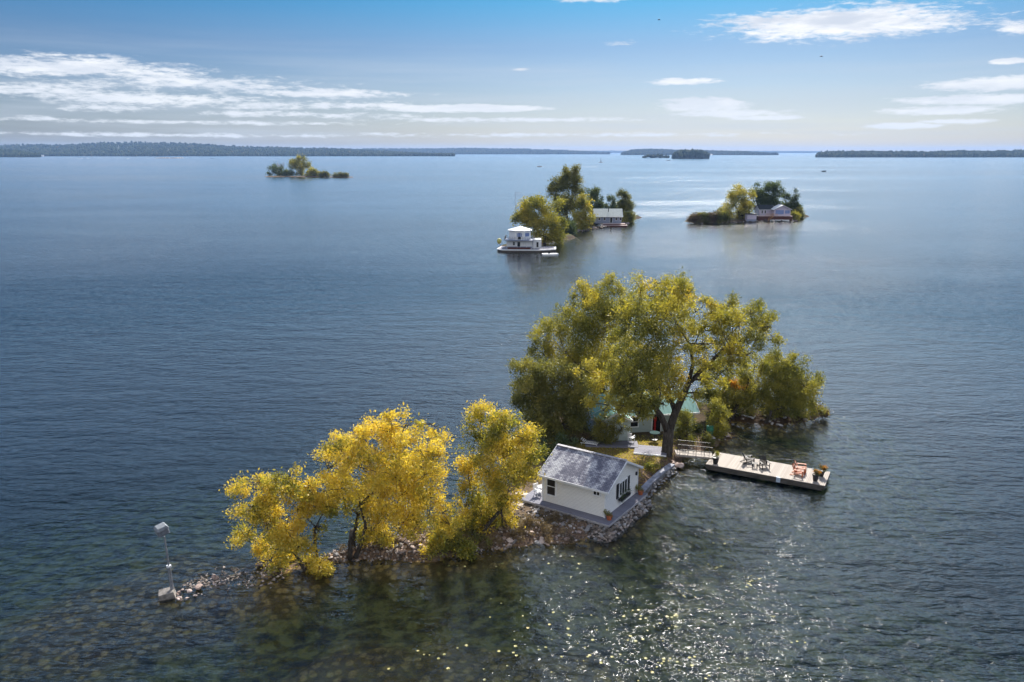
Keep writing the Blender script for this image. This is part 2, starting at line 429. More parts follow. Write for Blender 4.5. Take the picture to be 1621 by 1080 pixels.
def fn_ground(t, out):
    p = wpos(t); s = t.n('ShaderNodeSeparateXYZ'); t.put(s.inputs[0], p); z = s.outputs[2]
    n = t.noise(p, 0.9, 8, .65); nf = t.noise(p, 7.0, 5, .7); nb = t.noise(p, .22, 4, .5)
    grass = t.ramp(t.m('ADD', t.m('MULTIPLY', nf, .5), t.m('MULTIPLY', n, .5)), [(.32, (.05, .055, .012)), (.46, (.24, .19, .025)), (.60, (.36, .26, .03)), (.72, (.42, .20, .04))])
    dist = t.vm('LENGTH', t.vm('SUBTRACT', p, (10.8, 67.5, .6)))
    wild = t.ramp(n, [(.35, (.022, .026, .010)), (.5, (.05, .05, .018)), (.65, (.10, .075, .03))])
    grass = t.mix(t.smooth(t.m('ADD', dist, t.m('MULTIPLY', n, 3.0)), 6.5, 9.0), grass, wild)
    rocky = t.ramp(nf, [(.3, (.05, .035, .025)), (.5, (.13, .09, .065)), (.62, (.24, .16, .10)), (.75, (.34, .27, .22))])
    rocky = t.mix(t.smooth(t.m('ABSOLUTE', t.m('SUBTRACT', s.outputs[0], 3.0)), 12.0, 15.0), rocky, t.mix(1.0, rocky, (.28, .27, .22, 1), 'MULTIPLY')) if False else rocky
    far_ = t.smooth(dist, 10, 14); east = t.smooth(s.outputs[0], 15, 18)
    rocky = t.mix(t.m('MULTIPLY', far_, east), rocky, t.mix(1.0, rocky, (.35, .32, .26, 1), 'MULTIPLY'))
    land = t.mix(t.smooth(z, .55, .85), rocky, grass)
    vo = t.n('ShaderNodeTexVoronoi'); t.put(vo.inputs['Vector'], p); vo.inputs['Scale'].default_value = 1.7
    bedc = t.ramp(t.m('ADD', t.m('MULTIPLY', nf, .45), t.m('MULTIPLY', n, .55)), [(.34, (.03, .025, .012)), (.44, (.26, .17, .06)), (.54, (.58, .38, .12)), (.66, (.66, .56, .20))])
    bedc = t.mix(t.smooth(vo.outputs['Distance'], .55, .25), t.mix(1.0, bedc, (.3, .3, .3, 1), 'MULTIPLY'), bedc)
    weed = t.ramp(n, [(.40, (.02, .026, .01)), (.50, (.13, .13, .035)), (.60, (.34, .30, .09)), (.72, (.20, .15, .06))])
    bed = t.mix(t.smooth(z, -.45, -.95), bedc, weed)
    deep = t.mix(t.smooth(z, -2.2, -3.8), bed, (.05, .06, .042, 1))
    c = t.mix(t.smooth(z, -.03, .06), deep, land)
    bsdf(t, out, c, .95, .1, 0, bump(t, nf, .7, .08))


M['ground'] = mat('ground', fn_ground)


def fn_water(t, out):
    p = wpos(t)
    patch = t.noise(t.scaled(p, (.010, .022, 1), (0, 0, .25)), 1.0, 3, .5)
    patch2 = t.noise(t.scaled(p, (.0016, .005, 1), (0, 0, .1), (4, 1, 0)), 1.0, 3, .5)
    chop = t.m('MULTIPLY', t.smooth(patch, .3, .7, .62, 1.25), t.smooth(patch2, .3, .7, .80, 1.15))
    q = t.scaled(p, (.62, 1.45, 1), (0, 0, math.radians(8)))
    wa = t.noise(q, 1.0, 3.0, .52, .35)
    q2 = t.scaled(p, (1.9, 3.8, 1), (0, 0, math.radians(-14)), (5, 2, 0)); wb = t.noise(q2, 1.0, 3.0, .5, .3)
    q3 = t.scaled(p, (.13, .30, 1), (0, 0, math.radians(12)), (1, 8, 0)); wc = t.noise(q3, 1.0, 2.0, .5)
    sharp = t.m('SUBTRACT', 1.0, t.m('ABSOLUTE', t.m('MULTIPLY', t.m('SUBTRACT', wa, .5), 2.0)))
    h = t.m('ADD', t.m('MULTIPLY', wa, .60), t.m('MULTIPLY', sharp, .11))
    h = t.m('ADD', h, t.m('MULTIPLY', wb, .17)); h = t.m('ADD', h, t.m('MULTIPLY', wc, 1.0))
    wd_ = t.noise(t.scaled(p, (1.5, 1.1, 1), (0, 0, 1.0), (7, 3, 0)), 1.0, 2.0, .5); h = t.m('ADD', h, t.m('MULTIPLY', wd_, .22))
    h = t.m('MULTIPLY', h, t.m('MULTIPLY', chop, t.smooth(t.vm('LENGTH', t.vm('SUBTRACT', p, (4, 60, 0))), 60, 400, 1.0, .62)))
    lee = t.smooth(t.vm('LENGTH', t.vm('SUBTRACT', p, (4, 60, 0))), 45, 330)
    nb_ = bump(t, h, 1.0, WAVE)
    # wave masking: a facet whose mirror ray would dive into the water is hidden by the wave before it, so it is levelled out
    inc = t.n('ShaderNodeNewGeometry').outputs['Incoming']
    refl = t.vm('SUBTRACT', t.vm('SCALE', nb_, s=t.m('MULTIPLY', t.vm('DOT_PRODUCT', nb_, inc), 2.0)), inc)
    rs = t.n('ShaderNodeSeparateXYZ'); t.put(rs.inputs[0], refl); is_ = t.n('ShaderNodeSeparateXYZ'); t.put(is_.inputs[0], inc)
    ratio = t.m('DIVIDE', rs.outputs[2], t.m('MAXIMUM', is_.outputs[2], .001))
    lev = t.smooth(ratio, .24, .0)
    mixn = t.n('ShaderNodeMix', data_type='VECTOR'); t.put(mixn.inputs[0], lev); t.put(mixn.inputs[4], nb_); mixn.inputs[5].default_value = (0, 0, 1)
    nrm = t.vm('NORMALIZE', mixn.outputs[1])
    fr = t.n('ShaderNodeFresnel'); fr.inputs['IOR'].default_value = 1.333; t.put(fr.inputs['Normal'], nrm)
    gl = t.n('ShaderNodeBsdfGlossy', distribution='BECKMANN'); t.put(gl.inputs['Roughness'], t.m('ADD', .07, t.m('MULTIPLY', lee, t.smooth(patch2, .3, .7, .14, .185)))); t.put(gl.inputs['Normal'], nrm)
    gl.inputs[0].default_value = (1, 1, 1, 1)
    tr = t.n('ShaderNodeBsdfTransparent'); tr.inputs[0].default_value = (.93, .97, .97, 1)
    df = t.n('ShaderNodeBsdfDiffuse'); t.put(df.inputs['Normal'], nrm); df.inputs[0].default_value = (.014, .032, .034, 1)
    m0 = t.n('ShaderNodeMixShader'); m0.inputs[0].default_value = .10
    t.t.links.new(tr.outputs[0], m0.inputs[1]); t.t.links.new(df.outputs[0], m0.inputs[2])
    mx = t.n('ShaderNodeMixShader'); t.put(mx.inputs[0], fr.outputs[0])
    t.t.links.new(m0.outputs[0], mx.inputs[1]); t.t.links.new(gl.outputs[0], mx.inputs[2])
    t.t.links.new(mx.outputs[0], out.inputs[0])
    va = t.n('ShaderNodeVolumeAbsorption'); va.inputs['Color'].default_value = (.50, .68, .50, 1); va.inputs['Density'].default_value = .30
    t.t.links.new(va.outputs[0], out.inputs['Volume'])


WAVE = 0.41
M['water'] = mat('water', fn_water)

# ------------------------------------------------------------------ terrain under and above the water
def pix_poly(pts, z=0.0): return np.array([[*G(x, y, z).xy] for x, y in pts])


ISLAND = pix_poly([(425, 912), (500, 893), (560, 888), (620, 888), (672, 888), (720, 880), (790, 868), (830, 862), (900, 858), (950, 848), (985, 822),
                   (1022, 786), (1045, 762), (1066, 742), (1085, 722), (1120, 712), (1143, 700), (1160, 688), (1150, 672), (1165, 668), (1230, 676), (1298, 662),
                   (1290, 652), (1215, 650), (1150, 643), (1080, 636), (960, 636), (880, 648), (830, 690), (830, 730), (808, 765), (780, 795), (740, 818), (680, 838), (600, 856), (520, 876), (450, 897)])
SHOALS = [  # (from px, to px, half width m, top z, slope)
    ((150, 985), (300, 925), 2.3, -.26, .13), ((255, 940), (330, 922), 1.2, -.08, .30), ((330, 922), (440, 905), 1.7, -.05, .26),
    ((800, 900), (960, 885), 1.4, -.9, .3), ((560, 1075), (900, 1085), 3.4, -.6, .2), ((640, 1010), (900, 1025), 2.2, -.9, .2), ((860, 965), (1150, 1000), 3.5, -1.0, .14), ((450, 1085), (1300, 1085), 3.0, -1.0, .14),
    ((1140, 705), (1230, 712), 2.6, -.55, .18), ((950, 880), (1250, 960), 3.0, -1.7, .2), ((640, 720), (560, 760), 2.0, -1.6, .15), ((1150, 1040), (1400, 1060), 3.2, -1.9, .2)]


def seg_d(px, py, a, b):
    ax, ay = a; bx, by = b; dx, dy = bx - ax, by - ay
    t = np.clip(((px - ax) * dx + (py - ay) * dy) / (dx * dx + dy * dy + 1e-9), 0, 1)
    return np.hypot(px - ax - t * dx, py - ay - t * dy)


def poly_sd(px, py, poly):
    d = np.full(px.shape, 1e9); inside = np.zeros(px.shape, bool)
    for i in range(len(poly)):
        a, b = poly[i], poly[(i + 1) % len(poly)]; d = np.minimum(d, seg_d(px, py, a, b))
        c = ((a[1] > py) != (b[1] > py)) & (px < (b[0] - a[0]) * (py - a[1]) / (b[1] - a[1] + 1e-12) + a[0]); inside ^= c
    return np.where(inside, d, -d)


def vnoise(x, y, seed=0):
    """smooth value noise"""
    r = np.random.default_rng(seed).random((64, 64)); xi = np.floor(x).astype(int); yi = np.floor(y).astype(int)
    fx, fy = x - xi, y - yi; fx = fx * fx * (3 - 2 * fx); fy = fy * fy * (3 - 2 * fy)
    g = lambda i, j: r[i % 64, j % 64]
    return (g(xi, yi) * (1 - fx) + g(xi + 1, yi) * fx) * (1 - fy) + (g(xi, yi + 1) * (1 - fx) + g(xi + 1, yi + 1) * fx) * fy


# far islands: centre line in px on the water, half width (m)
FAR_ISLES = [((812, 392), (885, 376), 4.0), ((890, 362), (998, 345), 5.0), ((1100, 351), (1188, 350), 4.0), ((1185, 346), (1266, 343), 5.0),
             ((430, 280), (515, 280), 8.0), ((528, 281), (556, 281), 4.0)]


def hgt(x, y):
    x = np.asarray(x, float); y = np.asarray(y, float)
    z = np.full(x.shape, -7.0); near = (np.abs(x) < 80) & (y > 15) & (y < 130)
    d = poly_sd(x, y, ISLAND) + (vnoise(x * 1.1, y * 1.1, 3) - .5) * .9 + (vnoise(x * 3, y * 3, 4) - .5) * .35
    land = np.where(d > 0, np.minimum(d * .42, .62 + .12 * vnoise(x * .5, y * .5, 5)), np.maximum(d * .42, -7))
    zz = np.where(d < -3, np.maximum(-1.26 + (d + 3) * .27, -7), land)
    z = np.where(near, zz, z)
    for a, b, hw, top, sl_ in SHOALS:
        A, B = G(*a).xy, G(*b).xy; dd = seg_d(x, y, A, B)
        wob = (vnoise(x * .8, y * .8, 9) - .5) * 1.6
        k = top - np.maximum(dd + wob - hw, 0) * sl_ + (vnoise(x * 2.3, y * 2.3, 8) - .5) * .14
        z = np.where(near, np.maximum(z, np.minimum(k, top + .1)), z)
    for a, b, hw in FAR_ISLES:
        A, B = G(*a).xy, G(*b).xy; dd = seg_d(x, y, A, B)
        k = 1.0 - np.maximum(dd + (vnoise(x * .15, y * .15, 2) - .5) * 3 - hw * .7, 0) * .6
        z = np.maximum(z, np.minimum(k, 1.0))
    return z


def ticks(parts):
    return np.unique(np.concatenate([np.arange(a, b, s) for a, b, s in parts]))


def build_terrain():
    xs = ticks([(-16000, -1000, 1500), (-1000, -320, 60), (-320, -150, 4), (-150, -46, 8), (-46, 46, .27), (46, 140, 3), (140, 1000, 60), (1000, 16001, 1500)])
    ys = ticks([(-400, 20, 30), (20, 92, .27), (92, 200, 4), (200, 360, 3), (360, 880, 20), (880, 950, 4), (950, 2000, 100), (2000, 17001, 1500)])
    Xg, Yg = np.meshgrid(xs, ys); Zg = hgt(Xg.ravel(), Yg.ravel())
    V = np.stack([Xg.ravel(), Yg.ravel(), Zg], 1); nx = len(xs); i, j = np.meshgrid(np.arange(nx - 1), np.arange(len(ys) - 1))
    a = (j * nx + i).ravel(); F = np.stack([a, a + 1, a + 1 + nx, a + nx], 1)
    return tag(npmesh('ground', V, F, M['ground'], smooth=True), kind='structure')


build_terrain()
wb = MB(); wb.box((0, 8000, -15.0), (32000, 17600, 30.0)); water = tag(wb.build('water', M['water']), kind='structure')


def gz(x, y): return float(hgt(np.array([x]), np.array([y]))[0])


# ------------------------------------------------------------------ rocks
def rock_mesh(seed, subdiv=2, flat=.65):
    import bmesh
    r = random.Random(seed); bm = bmesh.new(); bmesh.ops.create_icosphere(bm, subdivisions=subdiv, radius=.5)
    pl = [(Vector((r.gauss(0, 1), r.gauss(0, 1), r.gauss(0, 1))).normalized(), r.uniform(.26, .42)) for _ in range(9)]
    for v in bm.verts:
        for nn_, d in pl:
            k = v.co.dot(nn_)
            if k > d: v.co -= nn_ * (k - d)
        v.co.x *= 1.25; v.co.z *= flat
        v.co += Vector((r.uniform(-1, 1), r.uniform(-1, 1), r.uniform(-1, 1))) * .012
    me = bpy.data.meshes.new('rock'); bm.to_mesh(me); bm.free(); return me


ROCKS = {}
for key in ('rock', 'pinkrock'):
    ROCKS[key] = []
    for i in range(6):
        me = rock_mesh(i * 7 + (3 if key == 'rock' else 50), 2, .6 + .06 * i); me.materials.append(M[key]); ROCKS[key].append(me)


def rock(x, y, z, size, key, label, group=None, tilt=.4):
    o = bpy.data.objects.new('rock', rnd.choice(ROCKS[key])); COL.objects.link(o)
    o.location = (x, y, z); s = size * rnd.uniform(.8, 1.2); o.scale = (s * rnd.uniform(.8, 1.3), s, s * rnd.uniform(.7, 1.1))
    o.rotation_euler = (rnd.uniform(-tilt, tilt), rnd.uniform(-tilt, tilt), rnd.uniform(0, 6.28))
    return tag(o, label, 'rock', group)


def stones(pts, s0, s1, label, seed, mkey='rock'):
    """countless small stones as one object"""
    g = np.random.default_rng(seed); src = [np.array([v.co[:] for v in me.vertices]) for me in ROCKS[mkey]]; fs = [np.array([p.vertices[:] for p in me.polygons]) for me in ROCKS[mkey]]
    V = []; F = []; o = 0; tn = []
    for (x, y, z) in pts:
        k = g.integers(0, len(src)); a = g.random() * 6.28; s = g.uniform(s0, s1); v = src[k] * s * g.uniform(.7, 1.25, 3); c, n = math.cos(a), math.sin(a)
        V.append(np.stack([v[:, 0] * c - v[:, 1] * n + x, v[:, 0] * n + v[:, 1] * c + y, v[:, 2] + z], 1)); F.append(fs[k] + o); o += len(v); tn.append(np.full(len(fs[k]), g.random()))
    return tag(npmesh('rubble', np.concatenate(V), np.concatenate(F), M['pebbles'], None, [('tint', 'FACE', np.concatenate(tn))]), label, 'rubble', kind='stuff')


def fn_pebbles(t, out):
    a = t.n('ShaderNodeAttribute', attribute_name='tint').outputs['Fac']; n = t.noise(opos(t), 5, 5, .65)
    c = t.ramp(t.m('ADD', t.m('MULTIPLY', a, .6), t.m('MULTIPLY', n, .4)), [(.2, (.04, .035, .03)), (.45, (.14, .12, .105)), (.65, (.29, .24, .21)), (.88, (.55, .50, .46))])
    bsdf(t, out, c, .9, .15, 0, bump(t, n, .6, .05))


M['pebbles'] = mat('mixed_stones', fn_pebbles)

# ------------------------------------------------------------------ trees
def leaf_cloud(centers, radii, n, size, droop=.25, spread=1.0, aspect=2.3, seed=0, clump=.36, tint_shift=0.0, per=22):
    """leaf sized faces set along short twigs that spray out of many small clumps spread over each lobe"""
    g = np.random.default_rng(seed); C = np.array(centers); R = np.array(radii)
    wts = (R ** 2.2).copy(); wts /= wts.sum(); ntw = max(8, int(n / per))
    # clumps
    ncl = max(6, ntw // 9); li = g.choice(len(C), ncl, p=wts)
    u = g.normal(size=(ncl, 3)); u /= np.linalg.norm(u, axis=1)[:, None]; rr = g.random(ncl) ** .5 * 1.12
    cc = C[li] + u * (R[li] * rr)[:, None] * np.array([1, 1, .92]); cr = R[li] * clump * (0.6 + .8 * g.random(ncl)); cout = u; ct = g.random(ncl)
    # twigs
    k = g.integers(0, ncl, ntw); uu = g.normal(size=(ntw, 3)); uu /= np.linalg.norm(uu, axis=1)[:, None]
    tb = cc[k] + uu * (cr[k] * g.random(ntw) ** .5)[:, None] * .8
    td = cout[k] * .6 + uu * .65 + np.array([0, 0, .6]); td /= np.linalg.norm(td, axis=1)[:, None]
    tl = cr[k] * (.9 + 1.5 * g.random(ntw) ** 2) * spread; tt = g.random(ntw)
    # leaves
    m = ntw * per; ti = np.repeat(np.arange(ntw), per); s = g.random(m)
    pos = tb[ti] + td[ti] * (tl[ti] * s)[:, None]; pos[:, 2] -= droop * tl[ti] * s * s
    pos += g.normal(size=(m, 3)) * (size * 1.1)
    d = td[ti] + g.normal(size=(m, 3)) * .75 + np.array([0, 0, -droop]); d /= np.linalg.norm(d, axis=1)[:, None]
    q = g.normal(size=(m, 3)); sd = np.cross(d, q); sd /= np.linalg.norm(sd, axis=1)[:, None]
    L = size * (.5 + 1.25 * g.random(m) ** 2)[:, None]; Wd = L / aspect
    V = np.empty((m, 4, 3)); V[:, 0] = pos - d * L * .5; V[:, 1] = pos + sd * Wd * .5; V[:, 2] = pos + d * L * .5; V[:, 3] = pos - sd * Wd * .5
    V[:, :, 2] = np.maximum(V[:, :, 2], .06)
    F = np.arange(m * 4).reshape(m, 4)
    tint = np.clip(.46 * ct[k][ti] + .34 * tt[ti] + .24 * g.random(m) - .02 + tint_shift, 0, 1)
    return V.reshape(-1, 3), F, tint


def limb(mb, a, b, r0, r1, seed, n=7, sag=.0, wob=.09, k=6):
    r = random.Random(seed); a, b = Vector(a), Vector(b); L = (b - a).length; pts = []; rad = []
    o1 = Vector((r.uniform(-1, 1), r.uniform(-1, 1), r.uniform(-.3, .6))) * wob * L
    for i in range(k + 1):
        t = i / k; p = a.lerp(b, t) + o1 * math.sin(math.pi * t) + Vector((r.uniform(-1, 1), r.uniform(-1, 1), r.uniform(-1, 1))) * .02 * L * math.sin(math.pi * t)
        p.z += sag * L * math.sin(math.pi * t); pts.append(p); rad.append(r0 + (r1 - r0) * t)
    mb.tube(pts, rad, n, cap=True); return pts


def tree(name, label, basepx, lobes, leafmat, n, size, trunk_r=.25, depth=.5, stems=1, fork=None, group=None, cat='tree',
         droop=.25, seed=1, base=None, back=.45, extra=None, twigs=True, tint=0.0, clump=.34, trunkmat='bark', aspect=2.3, lean=None, stempx=None):
    """basepx: foot on the ground in photo px; lobes: (px, py, r_px[, dy m]) of the crown"""
    r = random.Random(seed * 13 + 5)
    b = Vector(base) if base is not None else G(*basepx)
    b.z = gz(b.x, b.y) if b.z <= 0.01 else b.z
    Yb = b.y; sc = Yb / FPX * 1.02
    xs = [l[0] for l in lobes]; half = (max(xs) - min(xs)) / 2 * sc + 1e-3
    C = []; R = []
    for l in lobes:
        dy = l[3] if len(l) > 3 else r.uniform(-1, .6) * half * depth
        c = P(l[0], l[1], Yb + dy); rad = l[2] * (Yb + dy) / FPX
        if c.z < rad * .5: c.z = max(c.z, rad * .45)
        C.append(tuple(c)); R.append(rad)
        if r.random() < back:
            c2 = P(l[0], l[1], Yb + dy + half * depth * r.uniform(.8, 1.4)); c2.z = max(c2.z - rad * .35, rad * .5)
            # keep the far side inside the same outline as seen from any side: nudged towards the trunk
            C.append(tuple(Vector(c2).lerp(Vector((b.x, b.y, c2.z)), .22))); R.append(rad * .92)
    o = thing(name, b, label, cat, group); bl = np.array(b)
    V, F, tn = leaf_cloud(C, R, int(n * (.88 if leafmat is M['yellow'] else 1.05)), size, droop, 1.0, aspect, seed, clump, tint)
    cr = npmesh('crown', V - bl, F, leafmat, o, [('tint', 'FACE', tn)])
    tb = MB(); Cv = [Vector(c) for c in C]; top = max(c.z for c in Cv)
    zf = b.z + (top - b.z) * (fork or .25)
    mid = sum(Cv, Vector()) / len(Cv)
    stems_pts = []
    for chain in (stempx or []):
        pts = [P(x, y, Yb + dy) - b for x, y, dy, r_ in chain]; tb.tube(pts, [q[3] for q in chain], 12)
        stems_pts += [(p + b, q[3]) for p, q in zip(pts[1:], chain[1:])]
    for s in range(0 if stempx else stems):
        off = Vector((r.uniform(-1, 1), r.uniform(-1, 1), 0)) * (trunk_r * 2.6 if stems > 1 else 0)
        f = Vector((b.x, b.y, zf)).lerp(Vector((mid.x, mid.y, zf)), .30) + off * 2.2
        if lean is not None: f = f + Vector(lean)
        st = b + off - Vector((0, 0, .25))
        pts = [st, st.lerp(f, .12), st.lerp(f, .5) + Vector((r.uniform(-1, 1), r.uniform(-1, 1), 0)) * trunk_r * .5, f]
        rr = trunk_r / (stems ** .4); tb.tube([p - b for p in pts], [rr * 1.55, rr * 1.12, rr, rr * .85], 12)
        stems_pts.append((f, rr))
    order = sorted(range(len(Cv)), key=lambda i: (Cv[i] - stems_pts[0][0]).length)
    nodes = [(f, rr * .8) for f, rr in stems_pts]
    for i in order:
        c = Cv[i]; dist = lambda nd: (c - nd[0]).length + (0 if nd[0].z < c.z + .3 else 3.0)
        p, pr = min(nodes, key=dist); r1 = max(.018, min(pr * .55, .05 + R[i] * .03)); r0 = max(r1 * 1.2, min(pr * .85, r1 * 2.6))
        pts = limb(tb, p - b, c - b, r0, r1, seed * 100 + i, 7, .03)
        nodes.append((pts[3] + b, r0 * .75)); nodes.append((c, r1))
        if twigs:
            for _ in range(5):
                u = Vector((r.gauss(0, 1), r.gauss(0, 1), r.gauss(.3, 1))).normalized() * R[i] * 1.0
                limb(tb, c - b, c + u - b, max(r1 * .8, .03), .012, seed * 991 + i * 7 + _, 5, 0, .12, 4)
    tb.build('trunk', M[trunkmat], o, smooth=True)
    return o


def build_near_trees():
    GY = 'yellow willows along the rocky spit'
    tree('willow_tree', 'low yellow willow spreading over the water at the left end of the spit', (492, 905),
         [(383, 770, 20), (412, 763, 20), (455, 757, 19), (400, 802, 22), (470, 780, 16), (423, 832, 24), (392, 852, 20), (440, 870, 26), (473, 866, 22), (480, 900, 18),
          (505, 893, 18), (440, 915, 15), (453, 838, 22), (425, 887, 20), (505, 915, 12), (430, 795, 16)], M['yellow'], 30000, .17, .14, .45, 2, .18, GY, seed=1, droop=.35, tint=-.03)
    tree('willow_tree', 'slender yellow willow with a bare upright stem, between the low willow and the widest one', (503, 893),
         [(488, 772, 18), (497, 796, 18), (484, 818, 18), (472, 806, 14), (520, 800, 18), (455, 765, 12), (505, 835, 12)], M['yellow'], 11000, .16, .11, .5, 1, .45, GY, seed=2)
    tree('willow_tree', 'widest golden yellow willow of the spit, with several dark stems', (562, 880),
         [(617, 660, 14), (600, 677, 22), (640, 676, 22), (683, 672, 22), (694, 692, 20), (572, 694, 24), (541, 714, 26), (622, 708, 32), (665, 712, 32), (694, 716, 12), (519, 742, 25),
          (573, 741, 34), (623, 752, 34), (672, 752, 34), (692, 752, 15), (540, 776, 27), (592, 780, 32), (634, 786, 34), (681, 786, 28), (606, 818, 30), (642, 824, 24),
          (590, 838, 22), (517, 778, 20), (610, 690, 20), (655, 735, 26), (575, 855, 16), (612, 850, 18), (650, 848, 18), (678, 820, 22), (545, 800, 20), (570, 800, 24)], M['yellow'], 68000, .17, .22, .45, 3, .22, GY, seed=3, tint=.05, back=.5)
    tree('willow_bush', 'low yellow green willow bush at the water line between the two big yellow willows', (705, 878),
         [(700, 812, 18), (712, 830, 20), (700, 850, 22), (718, 865, 20), (690, 868, 16), (735, 872, 14)], M['yellow'], 16000, .15, .06, .6, 3, .3, cat='bush', seed=4, tint=-.14)
    tree('willow_tree', 'tall round yellow willow beside the white cabin', (752, 852),
         [(763, 660, 18), (787, 672, 22), (812, 672, 17), (753, 693, 24), (793, 697, 29), (829, 694, 22), (848, 708, 14), (748, 727, 19), (783, 730, 33), (828, 727, 27), (742, 763, 19),
          (773, 766, 31), (815, 760, 29), (840, 750, 16), (737, 800, 24), (773, 806, 28), (802, 790, 22), (741, 832, 24), (768, 834, 20), (740, 858, 18), (770, 856, 16), (795, 830, 15), (712, 840, 18)],
         M['yellow'], 56000, .17, .2, .5, 2, .2, GY, seed=5, tint=-.03, lean=(.6, 0, 0))
    tree('big_willow', 'largest gold green willow with a thick dark trunk at the dock end of the lawn', (1056, 727),
         [(1036, 449, 14), (1014, 462, 22), (1074, 455, 22), (1048, 474, 26), (1087, 470, 20), (1111, 477, 11), (1000, 478, 20), (1022, 500, 28), (1062, 497, 29), (1100, 494, 20), (1005, 524, 28),
          (1043, 532, 26), (1077, 522, 23), (1015, 556, 27), (1053, 556, 27), (1083, 556, 20), (1029, 586, 27), (1060, 584, 24), (1005, 582, 22), (1043, 612, 20), (1022, 612, 18), (975, 618, 16), (995, 632, 15),
          (1157, 488, 18), (1187, 497, 23), (1208, 502, 16), (1143, 504, 22), (1169, 514, 22), (1201, 518, 20), (1126, 496, 13), (1225, 538, 13), (1196, 537, 17), (1124, 524, 14),
          (1148, 537, 13), (1160, 558, 20), (1181, 562, 15), (1132, 563, 14), (1010, 640, 13),
          (1000, 600, 22, -2.5), (985, 612, 20, -2.5), (1030, 634, 16, -2.5), (1066, 612, 16, -1), (1012, 655, 12, -3), (1112, 545, 14), (1108, 520, 16), (1050, 640, 9, -2), (990, 490, 22), (992, 520, 24), (988, 552, 24), (985, 580, 22), (1030, 510, 24), (1135, 545, 16), (1170, 540, 16), (1215, 520, 14), (950, 605, 17, -1), (970, 600, 19, -1), (940, 622, 13, -1.5), (965, 632, 14, -1.5), (990, 632, 14, -2), (1015, 630, 14, -2), (932, 590, 18, -.5), (1060, 630, 11, 1), (955, 650, 10, -2), (985, 650, 10, -2.5), (962, 642, 15, -3), (986, 642, 14, -3), (1008, 644, 13, -3), (940, 640, 13, -2.5), (1000, 622, 18, -3), (1120, 585, 15, -.5), (1105, 572, 14), (1132, 600, 14, .5), (1150, 585, 15), (1110, 602, 12, 1), (1106, 622, 10, -.5), (1078, 628, 9, -1), (1168, 575, 15)], M['gold'], 96000, .19, .62, .38, 1, .36, seed=6, back=.4, tint=.06,
         stempx=[[(1054, 734, 0, .74), (1055, 722, 0, .56), (1057, 700, 0, .50), (1059, 678, 0, .47)], [(1058, 686, 0, .40), (1068, 655, .2, .34), (1083, 622, .5, .30), (1092, 602, .6, .27)],
                 [(1092, 606, .6, .22), (1112, 584, .6, .18), (1136, 562, .8, .14), (1160, 540, 1, .10)], [(1090, 606, .6, .2), (1097, 575, .4, .17), (1092, 545, 0, .13)],
                 [(1058, 686, 0, .34), (1046, 658, -.4, .27), (1030, 636, -1.2, .2)], [(1072, 650, .2, .22), (1050, 618, 1, .18), (1040, 585, 1.2, .14)]])
    tree('willow_tree', 'broad olive gold willow behind the cottage, left of the largest willow', (972, 655),
         [(966, 456, 22), (929, 469, 22), (986, 463, 17), (946, 490, 31), (974, 496, 27), (898, 502, 26), (881, 507, 17), (918, 524, 31), (885, 527, 26), (866, 537, 20), (850, 552, 18),
          (953, 533, 31), (894, 557, 28), (928, 557, 28), (972, 563, 27), (864, 567, 18), (918, 581, 24), (953, 585, 24), (985, 590, 18), (945, 612, 20, -5), (965, 622, 18, -5), (985, 640, 14, -5), (1005, 610, 18, -4), (925, 606, 20, -3)], M['gold'], 66000, .2, .5, .4, 2, .3, seed=7, tint=-.04)
    tree('willow_tree', 'dense dark olive willow hanging to the ground left of the cottage', (878, 706),
         [(826, 583, 16), (849, 587, 22), (880, 590, 22), (904, 601, 20), (822, 606, 14), (846, 613, 25), (877, 620, 27), (907, 627, 24), (826, 634, 16), (849, 643, 25), (884, 650, 27),
          (913, 654, 22), (860, 670, 21), (890, 674, 21), (915, 676, 16), (893, 692, 14), (872, 690, 14)], M['olive'], 60000, .19, .28, .45, 3, .2, seed=8, droop=.5, tint=.24)
    tree('willow_tree', 'olive tree with an orange patch, between the cottage gable and the leaning shoreline willow', (1148, 664),
         [(1139, 586, 19), (1167, 592, 17), (1124, 603, 15), (1111, 593, 13), (1150, 610, 14), (1185, 600, 15), (1195, 585, 13), (1120, 618, 12), (1135, 628, 14), (1160, 628, 15), (1178, 622, 16), (1165, 640, 9, 3), (1145, 640, 9, 3)], M['gold'], 17000, .19, .3, .5, 2, .4, seed=9, tint=-.1)
    tree('orange_maple', 'small tree with bright orange leaves under the right limb of the largest willow', (1168, 660),
         [(1163, 606, 10), (1172, 612, 9), (1155, 612, 8)], M['orange'], 3000, .18, .07, .5, 1, .5, seed=10)
    tree('willow_tree', 'wide olive willow leaning out over the water at the right tip of the island', (1215, 668),
         [(1208, 580, 16), (1229, 576, 19), (1253, 583, 19), (1190, 612, 18), (1215, 606, 24), (1246, 606, 25), (1273, 612, 20), (1300, 604, 11), (1288, 604, 13), (1201, 632, 18), (1229, 632, 24), (1262, 634, 22),
          (1284, 640, 15), (1298, 650, 8), (1243, 646, 20), (1220, 650, 17)], M['gold'], 56000, .18, .25, .5, 4, .2, seed=11, tint=-.06, droop=.35)
    tree('willow_bush', 'dense olive bush filling the shore between the cottage gable and the leaning willow', (1158, 662),
         [(1128, 634, 11), (1140, 642, 12), (1160, 640, 13), (1180, 640, 13), (1196, 648, 11), (1112, 628, 11), (1150, 628, 12), (1172, 628, 12)], M['olive'], 17000, .16, .08, .6, 3, .3, cat='bush', seed=25, tint=.1)
